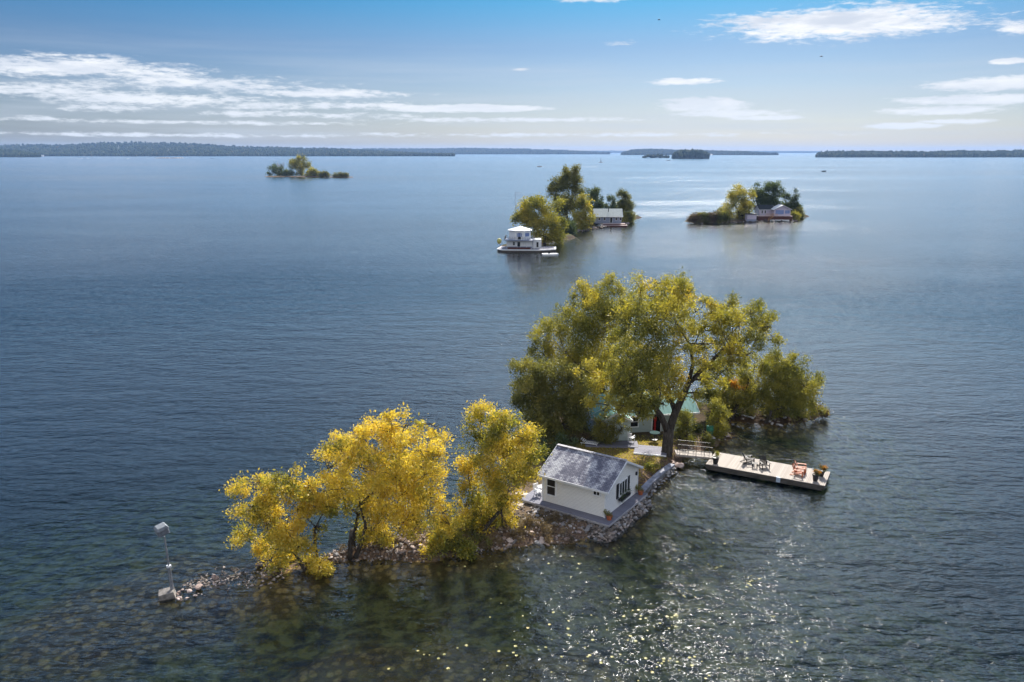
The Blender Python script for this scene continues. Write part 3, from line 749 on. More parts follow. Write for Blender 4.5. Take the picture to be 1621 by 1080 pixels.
    tree('shrub', 'upright yellow green shrub on the bank right of the cottage gable', (1141, 697),
         [(1137, 642, 9), (1141, 655, 11), (1136, 668, 11), (1143, 680, 11), (1133, 688, 8)], M['gold'], 9000, .13, .05, .5, 3, .3, cat='bush', seed=12)
    tree('shrub', 'yellow green shrub against the right side of the thick willow trunk', (1085, 706),
         [(1082, 660, 11), (1090, 668, 11), (1080, 678, 11), (1086, 690, 9)], M['gold'], 7000, .13, .05, .5, 3, .3, cat='bush', seed=13, tint=.06)
    tree('shrub', 'thin leafy shrub poking above the gangway railing', (1118, 706),
         [(1113, 684, 6), (1118, 692, 7), (1122, 700, 6)], M['olive'], 2200, .12, .03, .5, 3, .3, cat='bush', seed=14, tint=.25)
    tree('shrub', 'grey green shrub growing against the front wall of the cottage', (962, 712),
         [(950, 668, 10), (960, 676, 12), (948, 684, 11), (972, 690, 10), (940, 692, 9), (960, 694, 10), (984, 680, 8), (978, 668, 8)], M['olive'], 9500, .13, .05, .5, 3, .3, cat='bush', seed=15, tint=.15)
    tree('shrub', 'dry brown shrub at the far right tip of the island', (1296, 662),
         [(1292, 650, 9), (1302, 653, 8), (1306, 657, 6)], M['brown'], 3500, .13, .03, .5, 3, .3, cat='bush', seed=16, tint=.2)
    tree('shrub', 'dark shrub behind the left end of the cabin roof', (868, 735),
         [(862, 712, 12), (876, 714, 12), (888, 704, 12), (905, 700, 10)], M['dark'], 7000, .14, .05, .5, 3, .3, cat='bush', seed=17)
    tree('shrub', 'small shrub with brown blossoms behind the cabin, under the dark willow', (912, 708),
         [(908, 694, 7), (918, 692, 7), (925, 690, 6)], M['brown'], 2600, .13, .03, .5, 3, .3, cat='bush', seed=18, tint=.3)
    tree('shrub', 'yellow shrub on the lawn corner behind the cabin roof', (1028, 752),
         [(1030, 740, 7), (1022, 746, 6), (1038, 738, 6)], M['yellow'], 2600, .12, .03, .5, 3, .3, cat='bush', seed=19, tint=-.15)
    tree('shrub', 'small olive bush at the water line under the yellow willow beside the cabin', (800, 862),
         [(745, 862, 14), (762, 868, 11), (728, 866, 12)], M['olive'], 6500, .14, .04, .4, 3, .3, cat='bush', seed=20, tint=.15)


build_near_trees()


# ------------------------------------------------------------------ the cabin
def build_cabin():
    rz = -.595; A = Vector((7.034, 55.753, .95))
    t = thing('cabin', A, 'small white sided cabin with a grey shingled roof on a deck above the water', 'cabin', rz=rz)
    L, Wd, WH, RH = 5.52, 5.6, 2.30, 3.70; ox = .36; oy = .26; sl_ = (RH - WH) / (Wd / 2)
    # walls: one shell with gables
    m = MB(); x0, x1 = -L, 0.0
    vs = [(x0, 0, 0), (x1, 0, 0), (x1, Wd, 0), (x0, Wd, 0), (x0, 0, WH), (x1, 0, WH), (x1, Wd, WH), (x0, Wd, WH), (x0, Wd / 2, RH - .03), (x1, Wd / 2, RH - .03)]
    m.add(vs, [(0, 1, 5, 4), (1, 2, 6, 9, 5), (2, 3, 7, 6), (3, 0, 4, 8, 7), (0, 3, 2, 1), (4, 5, 9, 8), (6, 7, 8, 9)])
    m.build('wall', M['siding'], t)
    # corner boards
    for x in (x0, x1):
        for y in (0, Wd): MB().box((x, y, WH / 2 - .02), (.13, .13, WH - .04)).build('corner_board', M['white'], t)
    # roof
    for sgn, y_e, y_r in ((1, -oy, Wd / 2), (-1, Wd + oy, Wd / 2)):
        ze = WH - sl_ * oy; th = .075; r = MB()
        a0, a1 = x0 - ox, x1 + ox
        vs = [(a0, y_e, ze), (a1, y_e, ze), (a1, y_r, RH), (a0, y_r, RH)]; top = [(x, y, z + th) for x, y, z in vs]
        r.add(vs + top, [(0, 3, 2, 1), (4, 5, 6, 7), (0, 1, 5, 4), (1, 2, 6, 5), (2, 3, 7, 6), (3, 0, 4, 7)]); r.build('roof', M['shingle'], t)
    rc = MB()
    for s in (-1, 1): rc.bar((x0 - ox - .01, Wd / 2 + s * .07, RH + .085), (x1 + ox + .01, Wd / 2 + s * .07, RH + .085), .16, .03)
    rc.build('ridge_cap', M['fascia'], t)
    fa = MB()  # white fascia and rakes
    ze = WH - sl_ * oy
    for ye, s in ((-oy - .02, 1), (Wd + oy + .02, -1)): fa.box(((x0 + x1) / 2, ye, ze - .01), (L + 2 * ox + .06, .035, .16))
    for x in (x0 - ox - .02, x1 + ox + .02):
        fa.bar((x, -oy, ze - .02), (x, Wd / 2, RH - .02), .035, .17); fa.bar((x, Wd + oy, ze - .02), (x, Wd / 2, RH - .02), .035, .17)
    fa.build('fascia', M['white'], t)
    so_ = MB()
    so_.box(((x0 + x1) / 2, -oy / 2, ze - .06), (L + 2 * ox, oy, .03)); so_.box(((x0 + x1) / 2, Wd + oy / 2, ze - .06), (L + 2 * ox, oy, .03)); so_.build('soffit', M['white'], t)

    def window(c, wd, ht, face, mull=(), cross=()):
        """face 'y': in the wall y=0 looking to -y; face 'x': in the wall x=0 looking to +x. c = (along, z)"""
        def bx(mb, a, z, sa, sz, d, off):
            if face == 'y': mb.box((a, off, z), (sa, d, sz))
            else: mb.box((-off, a, z), (d, sa, sz))
        f = MB(); fr = .07
        bx(f, c[0], c[1] + ht / 2, wd + .16, .08, .07, -.035); bx(f, c[0], c[1] - ht / 2, wd + .20, .08, .10, -.05)
        for s in (-1, 1): bx(f, c[0] + s * (wd / 2 + .035), c[1], .08, ht - .081, .07, -.035)
        for k in mull: bx(f, c[0] + k, c[1], .05, ht - .082, .06, -.03)
        for k in cross: bx(f, c[0], c[1] + k, wd - .012, .05, .056, -.028)
        w_ = f.build('window', M['white'], t)
        g = MB(); bx(g, c[0], c[1], wd, ht - .08, .02, -.012); g.build('pane', M['glass'], w_)
        return w_
    window((-4.74, 1.33), .74, 1.36, 'y', cross=(.06,))
    window((-.72, 1.83), .50, .36, 'y', mull=(0,))
    window((2.98, 1.42), 1.30, 1.12, 'x', mull=(-.22, .22))
    for yy, hh in ((2.02, 1.18), (3.94, 1.18)):
        s = MB(); s.box((.03, yy, 1.42), (.05, .34, hh)); s.box((.06, yy, 1.42), (.03, .36, .06)); s.box((.06, yy, 1.42 + hh / 2), (.03, .36, .05)); s.box((.06, yy, 1.42 - hh / 2), (.03, .36, .05))
        s.build('shutter', M['black'], t)
    fb = MB(); fb.box((.19, 2.98, .62), (.26, 1.5, .20), taper=1.15); wbx = fb.build('window_box', M['black'], t)
    V, F, tn = leaf_cloud([(.2, 2.4, .78), (.2, 2.8, .80), (.2, 3.2, .82), (.2, 3.6, .78)], [.2, .22, .22, .2], 900, .08, seed=31)
    npmesh('plant', V, F, M['dark'], wbx, [('tint', 'FACE', tn)])
    ln = MB(); ln.box((.09, Wd - .35, 1.75), (.14, .11, .2)); ln.lathe([(.02, 0), (.09, .02), (.02, .1)], (.09, Wd - .35, 1.86), 8); ln.build('wall_lantern', M['black'], t)
    # door on the hidden left end (out of the picture, kept plain)
    d = MB(); d.box((x0 - .03, 2.6, 1.02), (.05, .92, 2.0)); dd = d.build('door', M['white'], t)
    h = MB(); h.lathe([(.02, -.03), (.035, 0), (.02, .03)], (x0 - .09, 2.95, 1.0), 8); h.build('handle', M['black'], dd)

    # deck round the cabin: a thing of its own
    dk = thing('deck', A, 'grey plank deck under the white cabin, on the stone bank', 'deck', rz=rz)
    z0, z1 = -.17, -.015
    pl = [(-7.15, -.72), (.82, -.92), (.80, Wd + .32), (-L - .2, Wd + .32), (-7.4, 3.6)]
    MB().prism(pl, z0 + .045, z1).build('plank_floor', M['deckgrey'], dk)
    e = MB(); n = len(pl)
    for i in range(n):
        a, b = pl[i], pl[(i + 1) % n]; e.bar((a[0], a[1], -.11), (b[0], b[1], -.11), .07, .16)
    e.build('edge_board', M['fascia'], dk)
    for x in (-7.0, -5.4, -3.6, -1.8, .2): MB().box((x, -.45, -.52), (.16, .16, .78)).build('pier', M['dockside'], dk)
    R = Matrix.Rotation(rz, 3, 'Z'); loc = lambda x, y, z=-.015: A + R @ Vector((x, y, z))
    # flower pots
    for (x, y, lb) in ((.42, -.05, 'terracotta pot with a dark plant at the near corner of the cabin'), (.42, 5.45, 'terracotta pot with a plant at the dock end of the cabin deck')):
        pot_plant(loc(x, y), .24, .34, 'terracotta', 'olive', lb, 700, .22)
    # white garden chair and round table on the left terrace
    for (x, y, a, lb) in ((-6.35, .55, 1.2, 'white garden chair on the cabin deck, nearer the steps'), (-6.25, 2.0, .2, 'white garden chair on the cabin deck, behind the other one')):
        garden_chair(loc(x, y), rz + a, lb)
    p = thing('side_table', loc(-6.55, 1.3), 'round white side table between the white garden chairs', 'table')
    MB().lathe([(.3, .46), (.31, .47), (.31, .495), (.3, .5)], n=20).build('table_top', M['white'], p)
    MB().lathe([(.18, .0), (.17, .03), (.03, .06), (.03, .459)], n=12).build('leg', M['white'], p)
    # pale mat
    mt = MB(); mt.box((0, 0, .012), (1.1, .7, .02)); o = mt.build('door_mat', M['deckgrey']); o.location = loc(-5.2, -.42); o.rotation_euler = (0, 0, rz); tag(o, 'small grey mat on the deck below the tall cabin window', 'mat')
    return A, R


def pot_plant(loc, r, h, potm, leafm, label, n, cr, cat='potted plant', flower=None, group=None):
    p = thing('potted_plant', loc, label, cat, group)
    MB().lathe([(r * .68, 0), (r * .95, h * .8), (r * 1.06, h * .82), (r * 1.08, h), (r * .9, h), (r * .86, h * .9)], n=18).build('pot', M[potm], p, smooth=False)
    g = random.Random(int(n + r * 100)); cs = [(g.uniform(-1, 1) * r * .8, g.uniform(-1, 1) * r * .8, h + cr * g.uniform(.4, 1.1)) for _ in range(7)]
    V, F, tn = leaf_cloud(cs, [cr * .7] * 7, n, .075, seed=n); npmesh('foliage', V, F, M[leafm], p, [('tint', 'FACE', tn)])
    if flower:
        cs = [(a, b, c + cr * .45) for a, b, c in cs]; V, F, tn = leaf_cloud(cs, [cr * .55] * 7, n // 2, .07, seed=n + 1, aspect=1.2); npmesh('flowers', V, F, M[flower], p, [('tint', 'FACE', tn)])
    return p


def garden_chair(loc, rz, label):
    t = thing('garden_chair', loc, label, 'chair', 'white garden chairs on the cabin deck', rz)
    m = MB(); m.box((0, 0, .42), (.5, .5, .04)); m.build('seat', M['white'], t, bevel=.01)
    m = MB()
    for i in range(5): m.bar((-.2 + i * .1, .235, .445), (-.2 + i * .1, .33, .9), .06, .02)
    m.bar((-.25, .335, .92), (.25, .335, .92), .05, .05); m.build('backrest', M['white'], t)
    for x in (-.21, .21):
        for y in (-.21, .21): MB().bar((x, y, 0), (x, y, .399), .045).build('leg', M['white'], t)
    for x in (-.27, .27): q = MB(); q.bar((x, -.22, .66), (x, .26, .66), .05, .03); q.bar((x, -.2, .40), (x, -.2, .645), .04); q.build('armrest', M['white'], t)


CAB_A, CAB_R = build_cabin()


def build_bank():
    """riprap under the cabin deck, retaining wall, slabs and loose rocks"""
    # continuous core of rubble so that no water shows between the rocks
    def poly_at(pts, z): return [tuple(G(x, y, z).xy) for x, y in pts]
    lab = 'pale grey stone in the riprap bank below the cabin deck'
    R, A = CAB_R, CAB_A
    n = 0
    def wpt(x, y): return A + R @ Vector((x, y, 0))
    for i in range(330):
        if n >= 95: break
        u = rnd.random()
        if u < .62: x = rnd.uniform(-5.6, 1.0); k = rnd.random(); y = -.75 - k * (1.5 if x < -1 else 1.1) ; 
        else: y = rnd.uniform(-1.0, 6.0); k = rnd.random(); x = .80 + k * .5
        p = wpt(x, y); z = .70 - k * .80 + rnd.uniform(-.06, .06)
        s = rnd.uniform(.22, .46); rock(p.x, p.y, max(z, gz(p.x, p.y) - .05), s, 'rock', lab, 'riprap stones below the cabin deck'); n += 1
    sp = []
    for i in range(900):
        if rnd.random() < .62: x = rnd.uniform(-6.8, 1.3); k = rnd.random(); y = -.62 - k * 1.35
        else: y = rnd.uniform(-1.2, 6.0); k = rnd.random(); x = .70 + k * .65
        p = wpt(x, y); sp.append((p.x, p.y, .66 - k * .85 + rnd.uniform(-.04, .05)))
    stones(sp, .14, .34, 'small grey stones wedged between the riprap under the cabin deck', 33)
    # rubble core
    V = []; m = MB()
    top = [wpt(-6.8, -.5), wpt(.6, -.7), wpt(.62, 5.8), wpt(-6.5, 5.6)]; bot = [wpt(-6.9, -1.8), wpt(1.3, -1.9), wpt(1.3, 6.0), wpt(-6.9, 6.0)]
    vs = [(p.x, p.y, .70) for p in top] + [(p.x, p.y, -.6) for p in bot]
    m.add(vs, [(0, 1, 2, 3), (4, 5, 1, 0), (5, 6, 2, 1), (6, 7, 3, 2), (7, 4, 0, 3), (7, 6, 5, 4)])
    tag(m.build('rubble', M['rock']), 'packed grey rubble filling the bank beneath the cabin deck', 'rubble', kind='stuff')
    # pale slabs used as steps
    for (px, py, a, b, z, lb) in ((826, 781, 1.1, .6, .86, 'pale stone slab touching the cabin deck, top one of the steps'), (819, 797, 1.0, .75, .74, 'square pale stone slab in the middle of the steps beside the cabin deck'),
                              (810, 814, .9, 1.25, .62, 'longest pale stone slab, lowest of the steps beside the cabin deck')):
        m = MB(); m.box((0, 0, -.12), (a, b, .24)); o = m.build('stone_slab', M['slab'], bevel=.03); o.location = G(px, py, z); o.rotation_euler = (0, 0, -.35); tag(o, lb, 'stone slab')
    m = MB(); m.box((0, 0, -.3), (.75, .6, .6), taper=.92); o = m.build('dark_block', M['dockside'], bevel=.03); o.location = G(806, 824, .6); o.rotation_euler = (0, 0, -.25); tag(o, 'dark square block below the lowest pale step slab', 'block')
    # bank rocks left of the cabin
    for i in range(34):
        px = rnd.uniform(790, 935); py = 842 + (px - 790) * .01 + rnd.uniform(-10, 22); p = G(px, py); rock(p.x, p.y, gz(p.x, p.y) + .03, rnd.uniform(.2, .5), rnd.choice(['rock', 'pinkrock']), 'shore rock at the water line below the pale step slabs', 'shore rocks left of the cabin bank')
    for i in range(34):
        px = rnd.gauss(656, 17); py = 872 + rnd.uniform(-7, 9); p = G(px, py); k = 1 - min(1, abs(px - 656) / 34)
        rock(p.x, p.y, max(.08, gz(p.x, p.y)) + k * .35 * rnd.random(), rnd.uniform(.28, .5), 'pinkrock', 'pinkish rock in the heap between the two big yellow willows', 'rock heap on the spit')
    for i in range(30):
        px = rnd.uniform(520, 900); py = 868 - (px - 520) * .03 + rnd.uniform(-12, 18); p = G(px, py); z = gz(p.x, p.y)
        if z < -.25: continue
        rock(p.x, p.y, z + .03, rnd.uniform(.14, .42), rnd.choice(['rock', 'pinkrock']), 'small rock scattered along the shore under the yellow willows', 'rocks along the spit')
    for i in range(14):
        px = rnd.uniform(300, 450); py = 922 - (px - 300) * .12 + rnd.uniform(-8, 12); p = G(px, py)
        rock(p.x, p.y, gz(p.x, p.y) + .02, rnd.uniform(.12, .26), 'pinkrock', 'small brown rock just awash between the leaning pole and the first willow', 'rocks awash on the shoal')
    for (px, py, s, lb) in ((341, 916, .55, 'pale rock above the water, nearest the first willow'), (315, 932, .62, 'pale flat rock above the water beside the leaning pole'), (410, 896, .4, 'pale rock at the edge of the first willow'),
                            (1146, 691, 1.0, 'large beige boulder on the shore right of the gangway'), (1136, 696, .6, 'grey rock next to the large beige boulder'), (1128, 700, .55, 'dark grey rock between the gangway and the beige boulder')):
        p = G(px, py); rock(p.x, p.y, max(gz(p.x, p.y), 0) + .12, s, 'rock' if px == 1128 or px == 1136 else 'pinkrock', lb, tilt=.15)
    for i in range(22):
        t = rnd.random(); px = 1150 + t * 150; py = 668 + rnd.uniform(-4, 10) - (8 if px > 1250 else 0); p = G(px, py); z = gz(p.x, p.y)
        rock(p.x, p.y, max(z, -.1) + .05, rnd.uniform(.25, .6), 'rock', 'grey rock on the shore under the leaning right hand willow', 'rocks under the right willow')
    pts = []
    for i in range(2600):
        px = rnd.uniform(500, 1000); py = 870 - (px - 500) * .035 + rnd.uniform(-34, 26)
        if px > 800: py = 850 + rnd.uniform(-55, 28) - max(0, px - 940) * .6
        p = G(px, py); z = gz(p.x, p.y)
        if z > -.18: pts.append((p.x, p.y, z + .02))
    stones(pts, .10, .26, 'small stones scattered along the shore of the spit and under the cabin', 30)
    pts = []
    for i in range(500):
        px = rnd.uniform(1080, 1300); py = rnd.uniform(655, 715); p = G(px, py); z = gz(p.x, p.y)
        if -.2 < z < .55: pts.append((p.x, p.y, z + .02))
    stones(pts, .12, .34, 'small stones along the shore from the gangway to the right tip', 31)
    pts = []
    for i in range(500):
        px = rnd.uniform(290, 450); py = 924 - (px - 290) * .11 + rnd.gauss(0, 9); p = G(px, py); z = gz(p.x, p.y)
        if z > -.3: pts.append((p.x, p.y, z + .02))
    stones(pts, .10, .24, 'brown stones awash on the shoal by the leaning pole', 32)
    # retaining wall from the deck to the big tree
    m = MB(); pts = [G(1014, 778, .62), G(1030, 762, .62), G(1048, 746, .62), G(1064, 735, .62)]
    t = thing('retaining_wall', pts[0], 'low concrete capped retaining wall running from the cabin deck to the thick willow', 'wall'); o0 = pts[0]
    for a, b in zip(pts[:-1], pts[1:]): m.bar(a - o0 + Vector((0, 0, .0)), b - o0 + Vector((0, 0, .0)), .55, .14)
    m.build('cap', M['wallcap'], t, bevel=.02)
    m = MB()
    for a, b in zip(pts[:-1], pts[1:]): m.bar(a - o0 - Vector((0, 0, .6)), b - o0 - Vector((0, 0, .6)), .5, 1.05)
    m.build('stonework', M['rock'], t)
    for i in range(34):
        k = rnd.random() * 3; a, b = pts[int(k)], pts[int(k) + 1]; q = a.lerp(b, k - int(k)); nrm = Vector((b.y - a.y, a.x - b.x, 0)).normalized()
        h = rnd.random(); p = q + nrm * (.32 + (1 - h) * .35); rock(p.x, p.y, -.1 + h * .62, rnd.uniform(.2, .36), 'rock', 'grey stone packed against the water side of the retaining wall', 'stones of the retaining wall')
    for i in range(8):
        p = G(rnd.uniform(1062, 1078), rnd.uniform(730, 745)); rock(p.x, p.y, .12 + rnd.random() * .3, rnd.uniform(.3, .5), 'pinkrock', 'white rock at the foot of the thick willow, by the gangway', 'rocks at the willow foot')


build_bank()


# ------------------------------------------------------------------ dock, gangway and what stands on them
DK = Vector((17.473, 67.33, .60)); DA = -.498; DL, DW = 10.13, 3.42


def dloc(x, y, z=0.0): return DK + Matrix.Rotation(DA, 3, 'Z') @ Vector((x, y, z))


def adirondack(loc, rz, m, label, group=None):
    """broad slatted wooden chair, sitter looks towards local -y"""
    t = thing('deck_chair', loc, label, 'chair', group, rz)
    s = MB()
    for i in range(6):
        y = -.30 + i * .105; z = .36 - i * .027; s.box((0, y, z), (.54, .085, .022), Matrix.Rotation(-.25, 3, 'X'))
    s.build('seat', m, t)
    b = MB()
    for i in range(6):
        x = -.235 + i * .094; tp = .98 - abs(i - 2.5) * .035; b.bar((x, .26, .24), (x * 1.12, .62, tp), .075, .022)
    b.bar((-.27, .40, .52), (.27, .40, .52), .05, .03); b.bar((-.28, .54, .80), (.28, .54, .80), .05, .03); b.build('backrest', m, t)
    for sx in (-1, 1):
        a = MB(); a.box((sx * .36, -.02, .56), (.14, .78, .028)); a.build('armrest', m, t)
        l = MB(); l.box((sx * .31, -.34, .272), (.035, .11, .545)); l.build('leg', m, t)
        l = MB(); l.bar((sx * .30, -.34, .32), (sx * .30, .72, .03), .11, .035); l.bar((sx * .31, .34, .07), (sx * .31, .34, .53), .035, .09); l.build('leg', m, t)
    return t


def build_dock():
    t = thing('dock', DK, 'floating pale plank dock with dark timber sides', 'dock', rz=DA)
    z = 0.0
    m = MB(); m.box((DL / 2, DW / 2, -.02), (DL, DW, .04)); m.build('deck_surface', M['dock'], t)
    m = MB()
    for y in (.03, DW - .03): m.box((DL / 2, y, -.20), (DL - .13, .06, .31))
    for x in (.03, DL - .03): m.box((x, DW / 2, -.20), (.06, DW - .0, .31))
    m.box((DL / 2, -.012, -.42), (DL - .4, .10, .10)); m.build('side_board', M['dockside'], t)
    m = MB()
    for x in (1.0, 3.7, 6.4, 9.1): m.box((x, DW / 2, -.52), (1.6, DW - .5, .40))
    m.build('float', M['black'], t)
    m = MB(); m.box((6.35, -.07, -.19), (.34, .12, .46)); m.build('bumper', M['blue'], t)
    m = MB()
    for x in (2.9, 8.7): m.bar((x - .12, DW - .1, .05), (x + .12, DW - .1, .05), .035); m.box((x, DW - .1, .02), (.06, .05, .04))
    m.build('cleat', M['steel'], t)
    # chairs: a pair of dark ones and a red brown pair, with a low footstool
    R = DA
    adirondack(dloc(3.35, 2.15), R + 2.15, M['char'], 'dark slatted deck chair, nearer the gangway', 'dark deck chairs on the dock')
    adirondack(dloc(4.85, 1.55), R + .55, M['char'], 'dark slatted deck chair, nearer the middle of the dock', 'dark deck chairs on the dock')
    s = thing('low_table', dloc(4.05, 1.30), 'low dark slatted table between the two dark deck chairs', 'table', rz=R + .3)
    mm = MB()
    for i in range(5): mm.box((-.2 + i * .1, 0, .40), (.08, .5, .02))
    mm.build('table_top', M['char'], s)
    for x in (-.2, .2):
        for y in (-.2, .2): MB().bar((x, y, 0), (x, y, .389), .045).build('leg', M['char'], s)
    adirondack(dloc(7.85, 2.35), R + 1.75, M['redwood'], 'red brown slatted deck chair, farther from the photographer', 'red brown deck chairs on the dock')
    adirondack(dloc(7.85, 1.30), R + 1.45, M['redwood'], 'red brown slatted deck chair, nearer the dock bumper', 'red brown deck chairs on the dock')
    pot_plant(dloc(.75, .5), .30, .62, 'black', 'gold', 'black planter with a yellow green plant where the gangway meets the dock', 900, .30)
    pot_plant(dloc(9.55, 2.05), .27, .52, 'black', 'dark', 'black planter with bright orange flowers, farther one at the dock end', 800, .28, flower='orange')
    pot_plant(dloc(9.25, .75), .27, .60, 'black', 'dark', 'black planter with orange flowers, nearer one at the dock end', 810, .20, flower='orange')
    # gangway
    a = G(1069, 716, .95); b = dloc(.10, DW * .62, .05); d = (b - a); wd = 1.15
    g = thing('gangway', a, 'plank gangway sloping from the lawn down to the dock, with black railings', 'gangway', rz=math.atan2(d.y, d.x))
    L = Vector((d.x, d.y)).length; dz = d.z
    m = MB(); m.bar((0, 0, 0), (L, 0, dz), wd, .05); m.build('walkway', M['dock'], g)
    m = MB()
    for s_ in (-1, 1): m.bar((0, s_ * (wd / 2 + .03), -.05), (L, s_ * (wd / 2 + .03), dz - .05), .05, .16)
    m.build('beam', M['orangewood'] if False else M['dock'], g)
    for s_ in (-1, 1):
        m = MB(); y = s_ * (wd / 2 + .03)
        if s_ < 0: y -= .0
        for i in range(5):
            x = .3 + (L - .5) * i / 4; m.bar((x, y, dz * x / L), (x, y, dz * x / L + 1.02), .04)
        for hh in (.55, 1.0): m.bar((.3, y, dz * .3 / L + hh), (L - .2, y, dz * (L - .2) / L + hh), .045)
        m.build('railing', M['black'], g)


build_dock()


# ------------------------------------------------------------------ cottage behind the trees
def gable_house(name, label, cat, loc, rz, L, Wd, WH, RH, wallm, roofm, over=.35, z0=0.0, trim='white'):
    """long axis on local x from 0 to L, front wall y=0 looking to -y"""
    t = thing(name, loc, label, cat, rz=rz); m = MB()
    vs = [(0, 0, z0), (L, 0, z0), (L, Wd, z0), (0, Wd, z0), (0, 0, WH), (L, 0, WH), (L, Wd, WH), (0, Wd, WH), (0, Wd / 2, RH - .03), (L, Wd / 2, RH - .03)]
    m.add(vs, [(0, 1, 5, 4), (1, 2, 6, 9, 5), (2, 3, 7, 6), (3, 0, 4, 8, 7), (0, 3, 2, 1), (4, 5, 9, 8), (6, 7, 8, 9)]); m.build('wall', wallm, t)
    s = (RH - WH) / (Wd / 2)
    for ye in (-over, Wd + over):
        ze = WH - s * over; r = MB(); vs = [(-over, ye, ze), (L + over, ye, ze), (L + over, Wd / 2, RH), (-over, Wd / 2, RH)]; top = [(x, y, z + .08) for x, y, z in vs]
        r.add(vs + top, [(0, 3, 2, 1), (4, 5, 6, 7), (0, 1, 5, 4), (1, 2, 6, 5), (2, 3, 7, 6), (3, 0, 4, 7)]); r.build('roof', roofm, t)
    f = MB(); ze = WH - s * over
    for ye in (-over - .02, Wd + over + .02): f.box((L / 2, ye, ze), (L + 2 * over, .04, .17))
    for x in (-over - .02, L + over + .02):
        for ye in (-over, Wd + over): f.bar((x, ye, ze), (x, Wd / 2, RH), .04, .17)
    f.build('fascia', M[trim], t)
    return t


def hwindow(t, x, y, z, wd, ht, face='y', fm='white', name='window'):
    def bx(mb, a, zz, sa, sz, d, off):
        if face == 'y': mb.box((a, y + off, zz), (sa, d, sz))
        else: mb.box((x - off, a, zz), (d, sa, sz))
    c = x if face == 'y' else y
    f = MB()
    for s_ in (-1, 1): bx(f, c, z + s_ * (ht / 2 + .04), wd + .18, .09, .08, -.04); bx(f, c + s_ * (wd / 2 + .045), z, .09, ht - .012, .08, -.04)
    if name == 'window': bx(f, c, z, wd, .04, .05, -.025)
    o = f.build(name, M[fm], t); g = MB(); bx(g, c, z, wd, ht, .02, -.015); g.build('pane' if name == 'window' else 'door_panel', M['glass'], o); return o


